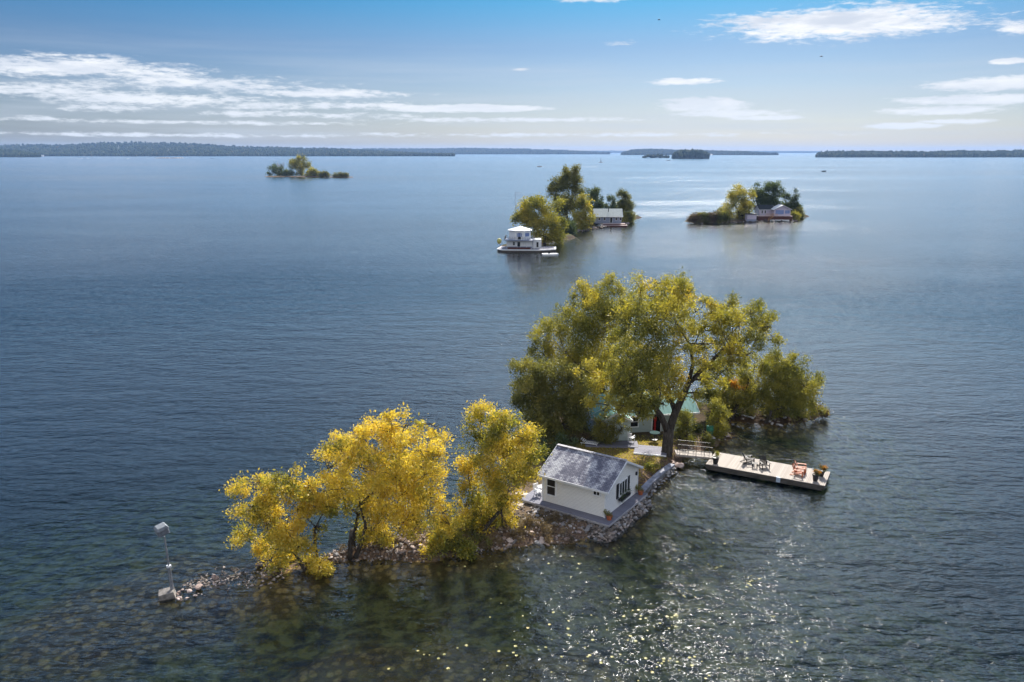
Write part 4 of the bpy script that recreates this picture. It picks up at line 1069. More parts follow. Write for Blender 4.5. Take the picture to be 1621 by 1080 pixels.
def build_cottage():
    # near right corner of the front wall is at pixel (1097, 678)
    c = G(1097, 682, .5); l = G(940, 692, .5); d = c - l; rz = math.atan2(d.y, d.x); L = d.length
    t = gable_house('cottage', 'long pale cottage with a green metal roof behind the largest willow', 'cottage', l, rz, L, 4.6, 2.25, 3.65, M['aqua'], M['greenroof'], .4)
    for x, w_, h_ in ((1.0, .7, 1.1), (4.0, 1.0, 1.0), (8.6, .8, .9)): hwindow(t, x, 0, 1.35, w_, h_)
    hwindow(t, 6.45, 0, 1.1, .85, 1.9, name='door')
    hwindow(t, L, 2.3, 2.55, .38, .55, 'x'); hwindow(t, L, 1.85, 1.2, .8, .7, 'x')
    # cross gable on the left part
    R = Matrix.Rotation(rz, 3, 'Z')
    g = gable_house('cottage_wing', 'small pale front wing of the green roofed cottage, half hidden under the willows', 'cottage', l + R @ Vector((3.0, -2.2, 0)), rz + math.pi / 2, 2.17, 3.0, 2.35, 3.1, M['aqua'], M['greenroof'], .15)
    hwindow(g, -.08, 1.9, 1.45, .6, 1.0, 'x')
    # terraces
    W_ = lambda x, y, z: l + R @ Vector((x, y, z))
    m = MB(); m.box((0, 0, 0), (5.0, 1.7, .14)); o = m.build('terrace', M['deckgrey'], bevel=.01); o.location = G(968, 703, .75); o.rotation_euler = (0, 0, rz - .25); tag(o, 'raised dark grey terrace in front of the left half of the cottage', 'deck')
    t2 = thing('terrace', G(1030, 713, .75), 'grey terrace with a white front edge beside the thick willow trunk', 'deck', rz=-.25)
    m = MB(); m.box((0, 0, 0), (3.0, 2.2, .10)); m.build('floor_boards', M['deckgrey'], t2)
    m = MB(); m.box((0, -1.13, -.01), (3.0, .05, .13)); m.build('edge_board', M['white'], t2)
    m = MB(); m.box((.9, -1.0, -.36), (.14, .14, .6)); m.box((-1.2, -1.0, -.36), (.14, .14, .6)); m.build('post', M['dockside'], t2)
    # red hand pump
    p = thing('hand_pump', G(1036, 685, .6), 'red hand pump standing before the cottage door', 'pump')
    MB().lathe([(.2, 0), (.2, .05), (.10, .08), (.09, .55), (.12, .6), (.10, .95), (.08, 1.3), (.15, 1.33), (.16, 1.6), (.09, 1.68)], n=14).build('body', M['red'], p, smooth=True)
    m = MB(); m.tube([(0, -.08, 1.42), (0, -.3, 1.42), (0, -.36, 1.3)], [.045, .045, .05], 8); m.build('spout', M['red'], p)
    m = MB(); m.tube([(0, .05, 1.66), (.12, .2, 1.78), (.3, .3, 1.2)], [.03, .03, .025], 6); m.build('handle', M['red'], p)
    # patio table
    q = thing('patio_table', G(1036, 696, .80), 'round green patio table below the red hand pump', 'table')
    MB().lathe([(.50, .70), (.52, .71), (.52, .735), (.50, .745)], n=24).build('table_top', M['teal'], q); MB().lathe([(.3, 0), (.28, .03), (.04, .06), (.04, .699)], n=12).build('leg', M['black'], q)
    # slatted white lounger
    s = thing('sun_lounger', G(933, 706, .6), 'white slatted lounger on the grass behind the cabin roof', 'lounger', rz=-.35)
    m = MB()
    for i in range(11): m.box((-.75 + i * .15, 0, .38 + (.10 * max(0, 3 - i))), (.10, .62, .02))
    m.build('slats', M['white'], s)
    m = MB()
    for y in (-.32, .32): m.bar((-.8, y, .35), (.85, y, .35), .04, .05)
    m.build('frame', M['white'], s)
    for x in (-.7, .75):
        for y in (-.3, .3): MB().bar((x, y, 0), (x, y, .322), .04).build('leg', M['white'], s)
    # white bucket chair
    garden_chair(G(999, 699, .85), 2.4, 'white garden chair on the raised terrace in front of the cottage')
    bpy.data.objects[-1] if False else None
    # green bin and boat
    b = thing('green_bin', G(1124, 690, .35), 'green water barrel behind the upright shrub, right of the cottage', 'barrel')
    MB().lathe([(.36, 0), (.40, .3), (.41, .55), (.39, .95), (.36, 1.0)], n=20).build('body', M['green'], b, smooth=True); MB().lathe([(.38, 1.0), (.39, 1.03), (.30, 1.07)], n=20).build('lid', M['green'], b)
    boat(G(1166, 657, 0), 2.4, 4.6, 'white', 'white open boat moored under the leaning willows right of the cottage', 1.9)


def boat(loc, rz, L, m, label, B=1.6, name='rowing_boat', cat='boat', group=None, H=.62):
    t = thing(name, loc, label, cat, group, rz); st = 12; V = []; F = []
    for i in range(st + 1):
        u = i / st; w_ = B / 2 * (1 - max(0, (u - .35) / .65) ** 2.3) * (.86 + .14 * min(1, u * 4)) + .02; sh = H * (1 + .35 * u * u)
        prof = [(-w_, sh), (-w_ * .86, sh * .45), (-w_ * .45, .04), (0, -.06), (w_ * .45, .04), (w_ * .86, sh * .45), (w_, sh)]
        inn = [(w_ - .06 if w_ > .08 else w_ * .3, sh), (w_ * .74, sh * .5), (w_ * .4, .14), (0, .10), (-w_ * .4, .14), (-w_ * .74, sh * .5), (-(w_ - .06) if w_ > .08 else -w_ * .3, sh)]
        for y, z in prof + inn: V.append((u * L - L / 2, y, z - .12))
    n = 14
    for i in range(st):
        for k in range(n): a = i * n + k; b = i * n + (k + 1) % n; F.append((a, b, b + n, a + n))
    F.append(tuple(range(7))[::-1] + ()); F.append(tuple(range(7, 14))[::-1]); F.append((0, 6, 7, 13)); F.append(tuple(st * n + k for k in range(14)))
    mm = MB(); mm.add(V, F); mm.build('hull', M[m], t, smooth=False)
    for x in (-L * .22, L * .12): q = MB(); q.box((x, 0, H * .6 - .06), (.28, B * .80, .04)); q.build('seat', M['offwhite'] if m != 'offwhite' else M['white'], t)
    return t


build_cottage()


# ------------------------------------------------------------------ leaning pole on the shoal
def build_pole():
    b = G(274, 938, .25); top = P(260, 846, b.y - .1)
    blk = thing('concrete_block', G(265, 943, .1), 'tilted pale concrete block at the foot of the leaning pole', 'block', rz=.35)
    m = MB(); m.box((0, 0, .08), (1.0, .72, .62), Matrix.Rotation(.16, 3, 'X') @ Matrix.Rotation(-.14, 3, 'Y'), .93); m.build('block', M['concrete'], blk, bevel=.04)
    for i in range(12):
        x, y = rnd.gauss(.45, .4), rnd.gauss(-.05, .35); rock(b.x + x, b.y + y, -.05 + rnd.random() * .35, rnd.uniform(.18, .36), 'pinkrock', 'pale rock piled round the foot of the leaning pole', 'rocks at the foot of the pole')
    t = thing('light_pole', b, 'leaning grey steel pole with a white roofed louvred box on top', 'pole'); d = top - b
    m = MB(); m.tube([(0, 0, -.5), tuple(d * .46)], [.115, .10], 12); m.build('lower_tube', M['steel'], t)
    m = MB(); m.tube([tuple(d * .44), tuple(d * .97)], [.065, .05], 10); m.build('upper_tube', M['steel'], t)
    m = MB(); m.tube([tuple(d * .445), tuple(d * .475)], [.15, .15], 12); m.build('coupling', M['offwhite'], t)
    hd = bpy.data.objects.new('lamp_box', None)
    R = Matrix.Rotation(.75, 3, 'Z') @ Matrix.Rotation(-.22, 3, 'Y') @ Matrix.Rotation(.12, 3, 'X')
    c = d * .97 + Vector((-.1, 0, .38))
    m = MB(); m.box(c, (.60, .60, .40), R); bx = m.build('lamp_box', M['steel'], t)
    m = MB()
    for i in range(4): m.box(c + R @ Vector((0, 0, -.16 + i * .10)), (.68, .68, .03), R)
    m.build('louvres', M['steel'], bx)
    m = MB(); m.box(c + R @ Vector((0, 0, .30)), (.76, .76, .18), R, .72); m.build('cover', M['palegrey'], bx, bevel=.02)
    m = MB(); m.box(c + R @ Vector((-.34, 0, .0)), (.05, .52, .38), R); m.build('panel', M['palegrey'], bx)


build_pole()


# ------------------------------------------------------------------ lily pads and floating weed
def build_pads():
    g = np.random.default_rng(5); cl = [(690, 883, 14, 3), (725, 895, 12, 3), (980, 872, 30, 5), (1120, 862, 34, 8), (1140, 897, 12, 5), (1185, 925, 14, 5), (1060, 930, 90, 26), (820, 975, 70, 9), (1000, 990, 110, 34),
          (690, 1045, 50, 10), (1228, 975, 6, 2), (1270, 1015, 20, 3), (900, 905, 40, 8), (1215, 693, 18, 10), (1175, 690, 16, 12), (1185, 920, 16, 8), (760, 885, 40, 5), (880, 1050, 120, 26), (1080, 1050, 90, 22)]
    V = []; F = []; tn = []
    for cx, cy, sp, n in cl:
        for _ in range(int(n * 1.1)):
            c = G(cx + g.normal() * sp * .6, cy + g.normal() * sp * .25); r = g.uniform(.04, .11); a0 = g.random() * 6.28; k = 9; o = len(V)
            V.append((c.x, c.y, .012)); m = g.random()
            for i in range(k): a = a0 + i / (k - 1) * 5.7; V.append((c.x + r * math.cos(a), c.y + r * math.sin(a), .008 + g.random() * .02))
            for i in range(k - 1): F.append((o, o + 1 + i, o + 2 + i)); tn.append(m)
    F = np.array(F)
    tag(npmesh('lily_pads', np.array(V), F, M['pads'], None, [('tint', 'FACE', np.array(tn))]), 'yellow green lily pads scattered on the dark water in front of the cabin and by the dock', 'lily pads', kind='stuff')


M['pads'] = mat('pad_leaves', fn_leaf([(.1, (.16, .17, .05)), (.5, (.36, .34, .10)), (.9, (.52, .44, .16))], .25, .5))
build_pads()


def build_litter():
    """fallen leaves and grass tufts over the lawn"""
    g = np.random.default_rng(9); n = 9000; px = g.uniform(860, 1165, n); py = g.uniform(690, 770, n); V = []; k = 0; tn = []
    pts = []
    for a, b in zip(px, py):
        c = G(a, b, .65); pts.append((c.x, c.y))
    pts = np.array(pts); z = hgt(pts[:, 0], pts[:, 1]); ok = z > .35; pts = pts[ok]; z = z[ok]; m = len(pts)
    d = g.normal(size=(m, 3)) * np.array([.5, .5, 1.0]); d[:, 2] = np.abs(d[:, 2]); d /= np.linalg.norm(d, axis=1)[:, None]; s = np.cross(d, g.normal(size=(m, 3))); s /= np.linalg.norm(s, axis=1)[:, None]
    p = np.stack([pts[:, 0], pts[:, 1], z + .02], 1); L = g.uniform(.08, .2, m)[:, None]; V = np.stack([p - s * L * .25, p + s * L * .25, p + d * L], 1).reshape(-1, 3)
    tag(npmesh('grass', V, np.arange(m * 3).reshape(m, 3), M['gold'], None, [('tint', 'FACE', np.clip(g.random(m) * .8 + .2, 0, 1))]), 'dry yellow grass and leaf litter on the lawn', 'grass', kind='stuff')


build_litter()


def build_tufts():
    """dry low plants over the spit bank"""
    g = np.random.default_rng(19); cs = []; rs = []
    for _ in range(420):
        px = g.uniform(455, 905); py = 866 - (px - 455) * .03 + g.uniform(-24, 14); c = G(px, py); z = gz(c.x, c.y)
        if z > .1: cs.append((c.x, c.y, z + .08)); rs.append(g.uniform(.14, .34))
    V, F, tn = leaf_cloud(cs, rs, 38000, .11, seed=77, clump=.5, droop=.1)
    cs = []; rs = []
    for _ in range(220):
        px = g.uniform(1088, 1190); py = g.uniform(636, 702); c = G(px, py, .4); z = gz(c.x, c.y)
        if z > .1: cs.append((c.x, c.y, z + .1)); rs.append(g.uniform(.18, .42))
    V2, F2, tn2 = leaf_cloud(cs, rs, 16000, .13, seed=78, clump=.5, droop=.1)
    tag(npmesh('undergrowth', V2, F2, M['olive'], None, [('tint', 'FACE', tn2)]), 'low olive green undergrowth behind and right of the cottage', 'undergrowth', kind='stuff')
    tag(npmesh('undergrowth', V, F, M['brown'], None, [('tint', 'FACE', np.clip(tn + .15, 0, 1))]), 'dry brown and olive undergrowth between the stones of the spit', 'undergrowth', kind='stuff')


build_tufts()


# ------------------------------------------------------------------ middle island: boathouse, cottage and trees
M['bluegl'] = mat('blue_window', lambda t, o: bsdf(t, o, (.16, .22, .42), .25, .6))


def build_boathouse():
    b = G(828, 399, .0); rz = -.06; t = thing('boathouse', (b.x, b.y + 3.6, 0), 'white two storey boathouse with a round railed upper room', 'boathouse', rz=rz)
    k = b.y / FPX * 1.03
    # ground floor
    m = MB(); m.box((-.9, 0, 2.0), (7.4, 4.6, 2.4)); m.build('lower_wall', M['white'], t)
    m = MB(); m.box((4.1, .1, 2.1), (2.4, 4.2, 2.6)); m.build('side_wall', M['offwhite'], t)
    for x, w_, h_, z in ((-2.5, .5, .9, 2.2), (.0, 0, 0, 0)):
        if w_: hwindow(t, x, -2.3, z, w_, h_)
    hwindow(t, -1.1, -2.3, 1.85, .8, 1.7, name='door'); hwindow(t, 5.3, -.6, 1.9, .6, 1.5, 'x'); hwindow(t, 4.3, -2.0, 1.9, .6, 1.5, name='door')
    # balcony slab
    m = MB(); m.box((-.9, -.3, 3.28), (8.6, 7.4, .16)); m.build('balcony', M['bluegrey'], t)
    # octagonal upper room
    R_ = 3.35; oc = [(-.9 + R_ * math.cos(math.pi / 8 + i * math.pi / 4), .3 + R_ * math.sin(math.pi / 8 + i * math.pi / 4)) for i in range(8)]
    MB().prism(oc, 3.37, 5.9).build('upper_wall', M['white'], t)
    ro = [(-.9 + (R_ + .45) * math.cos(math.pi / 8 + i * math.pi / 4), .3 + (R_ + .45) * math.sin(math.pi / 8 + i * math.pi / 4)) for i in range(8)]
    r = MB(); vs = [(x, y, 5.85) for x, y in ro] + [(x, y, 5.95) for x, y in ro] + [(-.9, .3, 7.05)]
    r.add(vs, [tuple(range(8))[::-1]] + [(i, (i + 1) % 8, 8 + (i + 1) % 8, 8 + i) for i in range(8)] + [(8 + i, 8 + (i + 1) % 8, 16) for i in range(8)]); r.build('roof', M['offwhite'], t)
    ap = R_ * math.cos(math.pi / 8); hwindow(t, -.9, .3 - ap, 4.4, .8, 1.9, name='door')
    for s_ in (-1,):
        pass
    for i in (4, 6, 7):
        a = i * math.pi / 4; c_ = Vector((-.9 + (ap + .02) * math.cos(a), .3 + (ap + .02) * math.sin(a), 4.75)); q = MB(); q.box(c_, (.05, 1.5, 1.0), Matrix.Rotation(a, 3, 'Z')); q.build('window', M['bluegl'], t)
    q = MB(); q.box((-.9 , -2.33, 1.15), (7.2, .05, .5)); q.build('dark_boards', M['bluegrey'], t)
    rl = MB(); x0, x1, y0, y1 = -5.1, 3.3, -3.9, 3.2
    for a, c in (((x0, y0), (x1, y0)), ((x0, y0), (x0, y1)), ((x1, y0), (x1, y1))):
        for z in (3.8, 4.25): rl.bar((*a, z), (*c, z), .06)
        n = int(math.dist(a, c) / .45)
        for i in range(n + 1): u = i / n; x = a[0] + (c[0] - a[0]) * u; y = a[1] + (c[1] - a[1]) * u; rl.bar((x, y, 3.36), (x, y, 4.25), .035)
    rl.build('railing', M['black'], t)
    m = MB()
    for x in (-4.2, -1.5, 1.2, 3.4): m.bar((x, -3.1, .7), (x, -3.1, 3.19), .10)
    m.build('post', M['white'], t)
    # wharf like a hull
    d = thing('wharf', (b.x, b.y + 3.6, 0), 'boat shaped wharf with a white rim round the boathouse', 'wharf', rz=rz)
    pl = [(-7.2, -3.0), (-5.6, -5.0), (5.2, -5.0), (9.5, -2.6), (9.5, 3.4), (-6.5, 3.4)]
    MB().prism(pl, -.3, .55).build('wharf_wall', M['dockside'], d); MB().prism([(x * 1.015, y * 1.02) for x, y in pl], .551, .80).build('rim', M['white'], d)
    MB().prism([(x * .97, y * .95) for x, y in pl], .801, .83).build('plank_floor', M['deckgrey'], d)
    m = MB(); m.box((-.9, -4.1, 1.1), (6.6, .25, .5)); m.build('bench', M['redbrown'], d)
    g = G(868, 404, 0); fl = thing('float_dock', (g.x, g.y + .5, 0), 'small white floating platform at the right end of the wharf', 'dock', rz=.1)
    MB().prism([(-1.7, -1.0), (2.2, -.8), (2.9, 0), (2.2, 1.0), (-1.7, 1.0)], -.1, .35).build('platform', M['white'], fl)
    MB().box((.3, .2, .75), (.5, .4, .8), taper=.7).build('motor', M['char'], fl)
    ca = thing('covered_boat', (G(790, 393).x, G(790, 393).y + 3, .86), 'yellow covered kayak leaning at the left end of the wharf', 'boat'); MB().lathe([(.05, -.0), (.5, .25), (.72, .9), (.55, 1.5), (.1, 1.75)], n=12).build('hull', M['yellowp'], ca, smooth=True)
    # antenna
    an = G(816, 395); an.y += 9; a = thing('mast', (an.x, an.y, .5), 'thin grey antenna mast rising behind the boathouse', 'mast'); hh = P(816, 304, an.y).z
    MB().tube([(0, 0, 0), (0, 0, hh - .5)], [.09, .05], 6).build('pole', M['steel'], a)
    m = MB(); m.bar((-.1, 0, hh - .7), (2.2, 0, hh - .7), .06); m.bar((.3, 0, hh - 1.3), (1.4, 0, hh - 1.3), .05); m.build('antenna_arm', M['steel'], a)


M['yellowp'] = weathered('yellow_cover', (.52, .50, .16), .2, 2, .6)


def mid_trees():
    def far(label, base, lobes, m, n, seed, size=.55, name='willow_tree', **k):
        return tree(name, label, base, lobes, M[m], n, size, k.pop('tr', .4), k.pop('depth', .45), k.pop('stems', 2), k.pop('fork', .25), seed=seed, group=k.pop('group', 'trees of the middle island'), clump=.42, **k)
    far('broad olive willow right behind the white boathouse', (862, 388), [(826, 332, 12), (845, 322, 12), (862, 320, 13), (878, 328, 12), (830, 345, 12), (852, 342, 15), (873, 345, 15), (888, 352, 9), (862, 362, 15), (880, 365, 12), (887, 376, 9), (868, 378, 10), (848, 360, 11), (818, 342, 7), (875, 382, 7), (838, 350, 10), (848, 372, 9), (834, 340, 9)], 'gold', 26000, 41, .5, tint=-.05, droop=.4)
    far('tallest olive willow of the middle island, with a narrow top', (905, 360), [(898, 270, 7), (910, 268, 6), (888, 285, 8), (903, 282, 10), (913, 290, 8), (880, 300, 9), (897, 302, 13), (914, 308, 9), (873, 305, 7), (890, 322, 13), (908, 325, 13), (893, 340, 11), (920, 330, 8)], 'olive', 26000, 42, .55, depth=.6, tint=.1)
    far('golden willow drooping in front of the tallest one, beside the pale roofed cottage', (925, 364), [(920, 318, 8), (926, 332, 9), (918, 345, 9), (931, 347, 9), (922, 357, 8), (937, 357, 7), (908, 352, 9), (912, 362, 7)], 'gold', 14000, 43, .5, droop=.6, tint=.12)
    far('dark leafy tree behind the left end of the pale roofed cottage', (937, 352), [(932, 308, 8), (942, 306, 7), (936, 318, 9), (947, 320, 7), (940, 330, 8), (950, 325, 5)], 'dark', 9000, 44, .5, tint=.15)
    far('thin dark tree right behind the pale cottage roof', (967, 340), [(966, 313, 4), (964, 320, 5), (970, 322, 5), (960, 327, 5), (972, 330, 5), (956, 325, 3)], 'dark', 5000, 45, .5, name='cedar_tree')
    far('round olive tree at the right end of the middle island', (990, 350), [(985, 309, 6), (991, 315, 6), (983, 322, 7), (993, 326, 7), (987, 334, 7), (995, 340, 7), (1000, 343, 4)], 'olive', 11000, 46, .5)
    far('low yellow green bush at the right tip of the middle island', (997, 352), [(990, 342, 6), (1000, 345, 5), (994, 350, 5)], 'gold', 5000, 47, .45, name='bush', tint=-.05, cat='bush')
    far('dark bush under the middle island willows at the water line', (900, 372), [(880, 360, 7), (897, 366, 6), (905, 362, 8)], 'dark', 6000, 48, .45, name='bush', cat='bush')
    # cottage of the middle island
    l = G(942, 354, .9); k = l.y / FPX * 1.02; L = 40 * k
    t = gable_house('cottage', 'long blue grey cottage with a pale metal roof on the middle island', 'cottage', (l.x, l.y, .9), -.02, L, 6.5, 3.0, 5.4, M['bluegrey'], M['paleroof'], .6)
    for x in (1.6, 3.6, 8.2, 9.8): hwindow(t, x, 0, 1.8, .8, 1.0)
    hwindow(t, 6.2, 0, 1.3, .9, 2.1, name='door')
    m = MB(); m.tube([(L * .52, 1.9, 4.0), (L * .52, 1.9, 6.2)], .14, 8); m.build('chimney', M['black'], t)
    for i, (z, off, x0, x1, lb) in enumerate(((.85, 1.0, 3.0, 11.5, 'red brown terrace right in front of the blue grey cottage'), (.45, 3.2, 2.0, 12.0, 'lower red brown wharf at the water before the blue grey cottage'))):
        o = thing('wharf', (l.x, l.y, 0), lb, 'wharf'); MB().box(((x0 + x1) / 2, -off, z - .35), (x1 - x0, 1.9, .7)).build('wharf_wall', M['redbrown'], o); MB().box(((x0 + x1) / 2, -off, z + .04), (x1 - x0 + .1, 1.95, .08)).build('edge_board', M['pinkdeck'], o)
    pts = [G(872 + u * 128, 374 - u * 21 + rnd.uniform(-1.5, 1.0)) for u in [rnd.random() for _ in range(90)]]
    stones([(p.x, p.y, .15) for p in pts], .7, 1.6, 'shore rubble on the near side of the middle island', 21)


M['pinkdeck'] = weathered('pinkish_deck', (.50, .38, .35), .2, 2, .8)


def right_island():
    def far(label, base, lobes, m, n, seed, size=.5, name='tree', **k):
        return tree(name, label, base, lobes, M[m], n, size, k.pop('tr', .35), k.pop('depth', .5), k.pop('stems', 2), k.pop('fork', .25), seed=seed, group=k.pop('group', 'trees of the right island'), clump=.42, **k)
    far('round golden brown willow in the middle of the right island', (1172, 350), [(1165, 304, 7), (1176, 302, 7), (1186, 308, 7), (1157, 313, 8), (1170, 314, 11), (1184, 318, 8), (1153, 325, 8), (1165, 328, 11), (1180, 330, 10), (1190, 326, 5), (1145, 335, 6), (1160, 340, 8), (1175, 342, 8), (1150, 343, 6)], 'gold', 20000, 61, name='willow_tree', tint=.02)
    far('broad dark green tree left of the lilac cottage', (1210, 346), [(1205, 298, 7), (1216, 294, 7), (1227, 298, 7), (1233, 306, 6), (1200, 308, 8), (1213, 309, 9), (1227, 313, 8), (1202, 320, 8), (1216, 322, 8), (1229, 324, 6), (1198, 331, 5), (1208, 332, 5)], 'dark', 20000, 62, name='oak_tree', tint=.2)
    far('dark pointed conifer behind the right end of the lilac cottage', (1258, 345), [(1258, 304, 3), (1258, 311, 4), (1257, 318, 5), (1260, 326, 6), (1256, 334, 7), (1262, 340, 6)], 'dark', 8000, 63, name='conifer_tree', stems=1, fork=.5)
    far('shorter dark conifer just behind the lilac cottage roof', (1244, 345), [(1244, 311, 3), (1243, 318, 4), (1246, 326, 5), (1241, 330, 5)], 'dark', 5000, 64, name='conifer_tree', stems=1, fork=.5)
    far('small olive bush at the right tip of the right island', (1266, 346), [(1263, 336, 4), (1267, 341, 4)], 'olive', 3500, 65, name='bush', cat='bush')
    far('pale green bush before the red base of the lilac cottage', (1259, 349), [(1254, 341, 4), (1260, 344, 4)], 'gold', 2500, 66, name='bush', cat='bush', tint=-.15)
    for i, (x, lb) in enumerate(((1100, 'leftmost brownish bush of the right island'), (1112, 'second brownish bush from the left tip of the right island'), (1126, 'third brownish bush from the left tip of the right island'), (1141, 'brownish bush directly left of the golden willow'))):
        h = 340 + (3 if i == 0 else 0) - (1 if i == 3 else 0)
        far(lb, (x + 1, 354), [(x - 4, h + 5, 5), (x + 3, h + 3, 6), (x + 6, h + 8, 5), (x - 2, h + 9, 5)], 'olive' if i % 2 else 'brown', 5500, 70 + i, name='bush', cat='bush', group='brownish bushes of the right island', tint=.0)
    c = G(1203, 342, 2.0); k = c.y / FPX * 1.03
    # long wing and the gabled front
    t = gable_house('cottage', 'lilac sided cottage with a dark roof on a red brown base', 'cottage', (c.x + .5, c.y + 3, 1.9), .03, 14 * k * 1.6, 6.0, 2.6, 4.2, M['lilac'], M['darkroof'], .4)
    for x in (1.2, 2.5): hwindow(t, x, 0, 1.5, .55, 1.3)
    fr = thing('gabled_cottage', (c.x, c.y, 0), 'wide gabled lilac front room of the right island cottage', 'cottage')
    X0 = 21 * k; X1 = 46 * k; Wm = (X0 + X1) / 2; m = MB()
    vs = [(X0, 0, 2.0), (X1, 0, 2.0), (X1, 5, 2.0), (X0, 5, 2.0), (X0, 0, 4.7), (X1, 0, 4.7), (X1, 5, 4.7), (X0, 5, 4.7), (Wm, 0, 6.3), (Wm, 5, 6.3)]
    m.add(vs, [(0, 1, 5, 8, 4), (1, 2, 6, 5), (2, 3, 7, 9, 6), (3, 0, 4, 7), (0, 3, 2, 1), (4, 8, 9, 7), (5, 6, 9, 8)]); m.build('wall', M['lilac'], fr)
    for s_, xe in ((-1, X0 - .5), (1, X1 + .5)):
        r = MB(); ze = 4.7 - .5 * 1.6 / ((X1 - X0) / 2); vs = [(xe, -.5, ze), (Wm, -.5, 6.32), (Wm, 5.3, 6.32), (xe, 5.3, ze)]; r.add(vs + [(a, b, z + .15) for a, b, z in vs], [(0, 1, 2, 3), (4, 7, 6, 5), (0, 4, 5, 1), (1, 5, 6, 2), (2, 6, 7, 3), (3, 7, 4, 0)]); r.build('roof', M['white'], fr)
    wn = MB(); wn.box((X0 + (X1 - X0) * .33, -.04, 3.5), ((X1 - X0) * .5, .06, 1.7)); o = wn.build('window', M['bluegl'], fr); wn = MB(); wn.box((X0 + (X1 - X0) * .8, -.04, 3.6), ((X1 - X0) * .28, .06, 1.3)); wn.build('window', M['bluegl'], fr)
    bs = thing('deck', (c.x, c.y, 0), 'red brown boarded base and deck under the lilac cottage', 'deck')
    MB().box((22 * k, .4, 1.05), (52 * k, 3.4, 1.7)).build('base_wall', M['redbrown'], bs); MB().box((22 * k, .4, 1.94), (53 * k, 3.6, .08)).build('plank_floor', M['pinkdeck'], bs)
    rl = MB()
    for i in range(9): rl.bar((2 + i * k * 2.2, -1.3, 2), (2 + i * k * 2.2, -1.3, 2.9), .08)
    rl.bar((2, -1.3, 2.9), (2 + 8 * k * 2.2, -1.3, 2.9), .1); rl.build('railing', M['orangewood'], bs)
    st = thing('stairs', (c.x + 3.0, c.y - 1.6, 0), 'orange wooden stairs down to the shore of the right island', 'stairs')
    m = MB()
    for i in range(6): m.box((i * .35, -.3 - 0 * i, .45 + i * .27), (.36, 1.3, .06))
    m.build('step', M['orangewood'], st); m = MB()
    for y in (-.97, .37): m.bar((-.3, y, .3), (2.0, y, 2.1), .10); m.bar((-.3, y, 1.2), (2.0, y, 3.0), .08); m.bar((-.3, y, .3), (-.3, y, 1.2), .08)
    m.build('railing', M['orangewood'], st)
    sh = thing('shed', G(1182, 351, .2), 'small lilac grey shed at the water left of the lilac cottage', 'shed'); W_ = 14 * k
    MB().box((W_ / 2, 1.5, 1.45), (W_, 3.0, 2.9)).build('wall', M['lilac'], sh); MB().box((W_ / 2, 1.5, 3.0), (W_ + .6, 3.6, .2)).build('roof', M['darkroof'], sh); MB().box((W_ / 2, -.03, .45), (W_ + .02, .06, .9)).build('base_board', M['bluegrey'], sh)
    boat(G(1234, 350, .2), -.28, 7.4, 'white', 'long white canoe drawn up before the red base of the lilac cottage', 1.5, name='canoe', H=.5)
    pts = [G(1100 + u * 168, 354 - u * 4 + rnd.uniform(-1.2, .8)) for u in [rnd.random() for _ in range(80)]]
    stones([(p.x, p.y, .15) for p in pts], .6, 1.5, 'shore rubble on the near side of the right island', 22)




def left_island():
    def far(label, base, lobes, m, n, seed, size=1.1, name='tree', **k):
        return tree(name, label, base, lobes, M[m], n, size, k.pop('tr', .5), k.pop('depth', .5), k.pop('stems', 2), k.pop('fork', .2), seed=seed, group=k.pop('group', 'trees of the small left island'), clump=.45, twigs=False, **k)
    far('round golden tree, tallest on the small far left island', (472, 279), [(470, 253, 5), (479, 254, 5), (464, 259, 5), (474, 261, 6), (485, 262, 5), (462, 267, 5), (472, 270, 6), (483, 270, 6), (492, 268, 4), (478, 275, 4), (466, 275, 4), (456, 272, 4), (488, 276, 4), (496, 277, 4)], 'gold', 14000, 81, tint=-.1)
    far('dark green clump at the left end of the small far left island', (437, 279), [(429, 268, 4), (436, 267, 4), (443, 269, 4), (431, 274, 4), (439, 275, 4), (446, 275, 4), (427, 276, 3), (450, 276, 3), (455, 277, 3), (460, 277, 3), (456, 273, 4), (461, 270, 4), (463, 275, 4)], 'dark', 9000, 82, tint=.2, name='bush', cat='bush')
    far('low golden bush right of the tallest tree on the small far left island', (497, 280), [(493, 272, 4), (499, 274, 4), (504, 276, 3), (490, 277, 3)], 'gold', 5000, 83, name='bush', cat='bush')
    far('low pale bush at the right end of the small far left island', (514, 281), [(509, 277, 3), (515, 276, 3), (518, 278, 2)], 'olive', 3500, 84, name='bush', cat='bush', tint=.15)
    far('bush on the tiny islet right of the small far left island', (540, 281), [(532, 279, 2), (540, 278, 2.5), (547, 279, 2)], 'olive', 3000, 85, name='bush', cat='bush')
    # bare tree
    b = G(445, 279); b.z = .8; t = thing('bare_tree', b, 'bare reddish tree rising behind the dark clump on the small far left island', 'tree', 'trees of the small left island'); m = MB(); r = random.Random(4)
    tp = P(445, 256, b.y).z
    m.tube([(0, 0, -.5), (.2, 0, tp * .45)], [.5, .3], 7)
    for i in range(16):
        a = r.uniform(-1, 1); m.tube([(.2, 0, tp * r.uniform(.25, .45)), (a * 3, r.uniform(-2, 2), tp * r.uniform(.55, .75)), (a * 5.5, r.uniform(-3, 3), tp * r.uniform(.8, 1.0))], [.2, .13, .05], 5)
    m.build('trunk', M['pinkrock'], t)


build_boathouse(); mid_trees(); right_island(); left_island()


# ------------------------------------------------------------------ far shore: hills with woods, small islands, boats, birds
def fn_wood(t, out):
    a = t.n('ShaderNodeAttribute', attribute_name='tint').outputs['Fac']
    c = t.ramp(a, [(0.0, (.018, .034, .020)), (.5, (.04, .06, .028)), (.85, (.075, .09, .035)), (1.0, (.12, .10, .04))]); bsdf(t, out, c, .95, .05)


